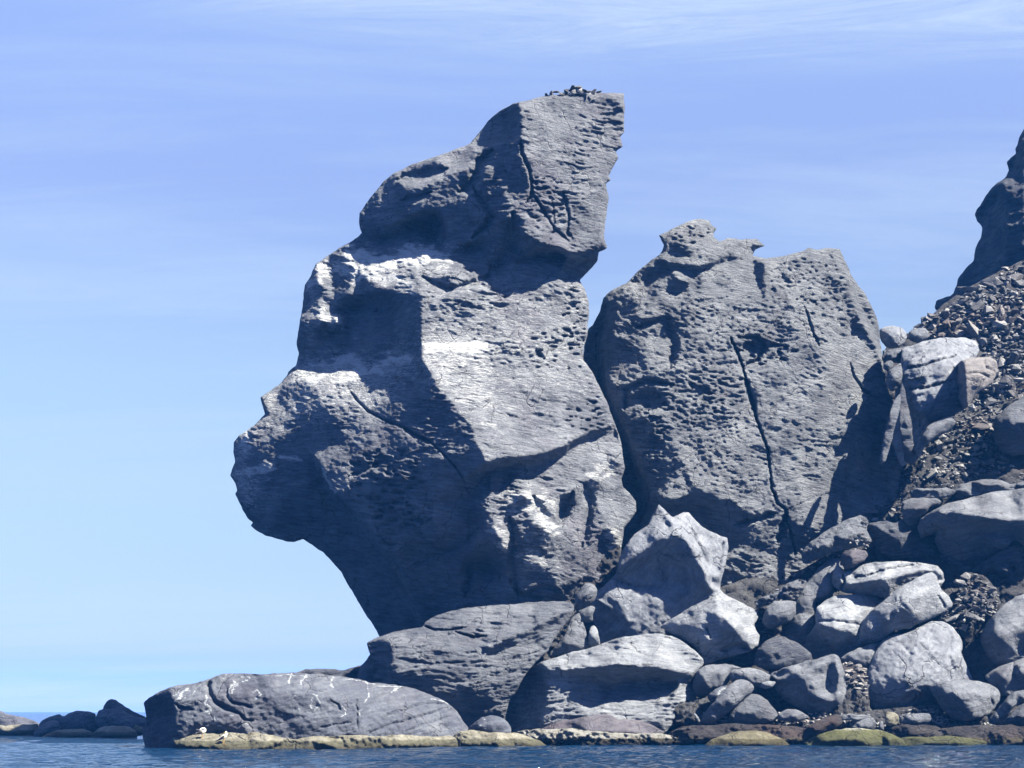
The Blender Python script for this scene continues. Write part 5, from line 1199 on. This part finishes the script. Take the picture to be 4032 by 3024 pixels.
gravel('scree_gravel', [('F0', P1, 800, 12, 26, ['hillside']), ('F0', P2, 600, 9, 22, ['hillside']),
                        ('F0', [(1900, 1040), (2010, 1000), (2130, 1040), (2212, 1020), (2212, 1060), (2000, 1080), (1900, 1110)], 160, 6, 14, ['hillside']),
                        ('K', [(560, 800), (700, 700), (900, 520), (1000, 380), (1300, 250), (1300, 500), (1180, 620), (900, 700), (650, 820)], 300, 5, 10, ['hillside', 'rock_slab.001']),
                        ('H', [(1400, 470), (1540, 330), (1580, 130), (1740, 110), (1880, 280), (1850, 440), (1700, 520), (1570, 600)], 260, 6, 13, ['debris_bank']),
                        ('D', [(880, 800), (930, 700), (1100, 560), (1250, 480), (1330, 440), (1300, 560), (1150, 640), (1050, 800), (950, 900)], 160, 7, 18, ['debris_bank.001']),
                        ('H', [(560, 860), (700, 820), (840, 880), (830, 1100), (700, 1000)], 60, 10, 30, ['debris_bank.002']),
                        ('H', [(-500, 1220), (0, 1220), (800, 1230), (1400, 1180), (1850, 1300), (1850, 1370), (600, 1330), (-500, 1320)], 420, 8, 22, ['debris_bank.002'])],
       'loose grey gravel and chips spread over the slope and between the boulders')

# ------------------------------------------------------------------ gulls
M_GW = plain_mat('white_feathers', (0.42, 0.42, 0.41), .8)
M_GD = plain_mat('dark_feathers', (0.008, 0.008, 0.011), .8)
M_GY = plain_mat('yellow_leg', (0.30, 0.17, 0.03), .6)


def loft(name, pts, mat, parent, seg=14, flat=1.0):
    """continuous skin around a bent axis; pts = (x, y, z, radius)"""
    bm = bmesh.new()
    P = [Vector(p[:3]) for p in pts]
    rings = []
    for i, p in enumerate(P):
        d = (P[min(i + 1, len(P) - 1)] - P[max(i - 1, 0)]).normalized()
        side = Vector((0, 1, 0))
        side = (side - d * side.dot(d)).normalized()
        up = d.cross(side)
        r = pts[i][3]
        rings.append([bm.verts.new(p + side * math.cos(a) * r * flat + up * math.sin(a) * r) for a in [2 * math.pi * k / seg for k in range(seg)]])
    for a, b in zip(rings, rings[1:]):
        for k in range(seg):
            bm.faces.new((a[k], a[(k + 1) % seg], b[(k + 1) % seg], b[k]))
    bm.faces.new(rings[0][::-1]); bm.faces.new(rings[-1])
    bmesh.ops.recalc_face_normals(bm, faces=bm.faces)
    for f in bm.faces:
        f.smooth = True
    me = bpy.data.meshes.new(name)
    bm.to_mesh(me); bm.free()
    me.materials.append(mat)
    o = bpy.data.objects.new(name, me); COL.objects.link(o)
    o.parent = parent
    sm = o.modifiers.new('smooth', 'SUBSURF'); sm.levels = 1; sm.render_levels = 1
    return o


def gull(x, y, label, preen, rz, sc=1.0):
    Y = surf_y(['tidal_ledge'], x, y)
    e = bpy.data.objects.new('gull', None); COL.objects.link(e)
    e.location = world_at(x, y, Y - .03)
    e.rotation_euler = (0, 0, rz); e.scale = (sc, sc, sc)
    tag(e, label, 'gull', 'gulls on the tan ledge')
    if preen:
        ax = [(-.25, 0, .19, .012), (-.17, 0, .205, .035), (-.07, 0, .225, .065), (.02, 0, .25, .085), (.09, 0, .285, .086), (.125, -.01, .335, .070), (.11, -.03, .375, .055),
              (.06, -.05, .395, .044), (.0, -.06, .385, .040), (-.045, -.065, .35, .042), (-.065, -.065, .315, .034), (-.07, -.065, .29, .015)]
        bk = [(-.07, -.065, .295, .014), (-.085, -.065, .26, .009), (-.09, -.065, .235, .003)]
    else:
        ax = [(-.27, 0, .145, .010), (-.19, 0, .185, .032), (-.09, 0, .235, .062), (0, 0, .275, .082), (.06, 0, .315, .080), (.09, 0, .365, .060), (.09, 0, .41, .044),
              (.088, 0, .445, .043), (.088, -.005, .475, .040), (.085, -.01, .498, .020)]
        bk = [(.065, -.03, .455, .015), (.03, -.06, .447, .010), (.0, -.08, .438, .003)]
    loft('body', ax, M_GW, e, 16, .92)
    loft('beak', bk, M_GY, e, 8)
    z0 = .05 if not preen else .03
    for s in (-1, 1):
        if preen:
            wg = [(.05, s * .078, .275, .012), (.0, s * .088, .255, .045), (-.09, s * .078, .225, .048), (-.18, s * .045, .195, .034), (-.27, s * .025, .165, .018), (-.34, s * .012, .15, .005)]
        else:
            wg = [(.05, s * .076, .33, .012), (.01, s * .086, .30, .042), (-.06, s * .074, .25, .050), (-.14, s * .048, .20, .040), (-.23, s * .028, .145, .022), (-.33, s * .012, .10, .005)]
        loft('wing', wg, M_GD, e, 10, .38)
        lx = .035 if s < 0 else .0
        lg = loft('leg', [(lx, s * .032, .23, .015), (lx + .005, s * .032, .15, .0065), (lx - .004, s * .032, .08, .006), (lx, s * .032, .01, .0065)], M_GY, e, 8)
        bm = bmesh.new()
        f0 = [(lx - .012, s * .032, .012), (lx + .07, s * .032 - .035, .002), (lx + .085, s * .032, .002), (lx + .07, s * .032 + .035, .002)]
        vs = [bm.verts.new(p) for p in f0] + [bm.verts.new((p[0], p[1], p[2] - .008)) for p in f0]
        bm.faces.new(vs[:4]); bm.faces.new(vs[4:][::-1])
        for i in range(4):
            bm.faces.new((vs[i], vs[(i + 1) % 4], vs[4 + (i + 1) % 4], vs[4 + i]))
        bmesh.ops.recalc_face_normals(bm, faces=bm.faces)
        me = bpy.data.meshes.new('foot'); bm.to_mesh(me); bm.free(); me.materials.append(M_GY)
        ft = bpy.data.objects.new('foot', me); COL.objects.link(ft); ft.parent = lg
    return e


gull(793, 2909, 'white gull with dark wings bending its neck to preen, left of the other gull', True, 0.1, 1.0)
gull(879, 2931, 'white gull with dark wings standing upright on yellow legs near the water', False, 0.1, 1.0)


# ------------------------------------------------------------------ blue haze added to tint the shaded rock navy
def make_haze():
    bm = bmesh.new()
    bmesh.ops.create_cube(bm, size=1.0)
    me = bpy.data.meshes.new('haze'); bm.to_mesh(me); bm.free()
    o = bpy.data.objects.new('haze', me); COL.objects.link(o)
    o.scale = (3300, 3300, 42)
    o.location = (0, 0, 42 / 2 - 2)
    m = bpy.data.materials.new('shade_veil'); m.use_nodes = True
    t = m.node_tree; t.nodes.clear()
    v = t.nodes.new('ShaderNodeVolumePrincipled')
    v.inputs['Color'].default_value = (0.04, 0.28, 1.0, 1)
    v.inputs['Density'].default_value = 0.00042
    out = t.nodes.new('ShaderNodeOutputMaterial')
    t.links.new(v.outputs[0], out.inputs['Volume'])
    me.materials.append(m)
    tag(o, 'thin blue haze added over the water and rocks to tint the shade', 'haze', kind='stuff')


make_haze()
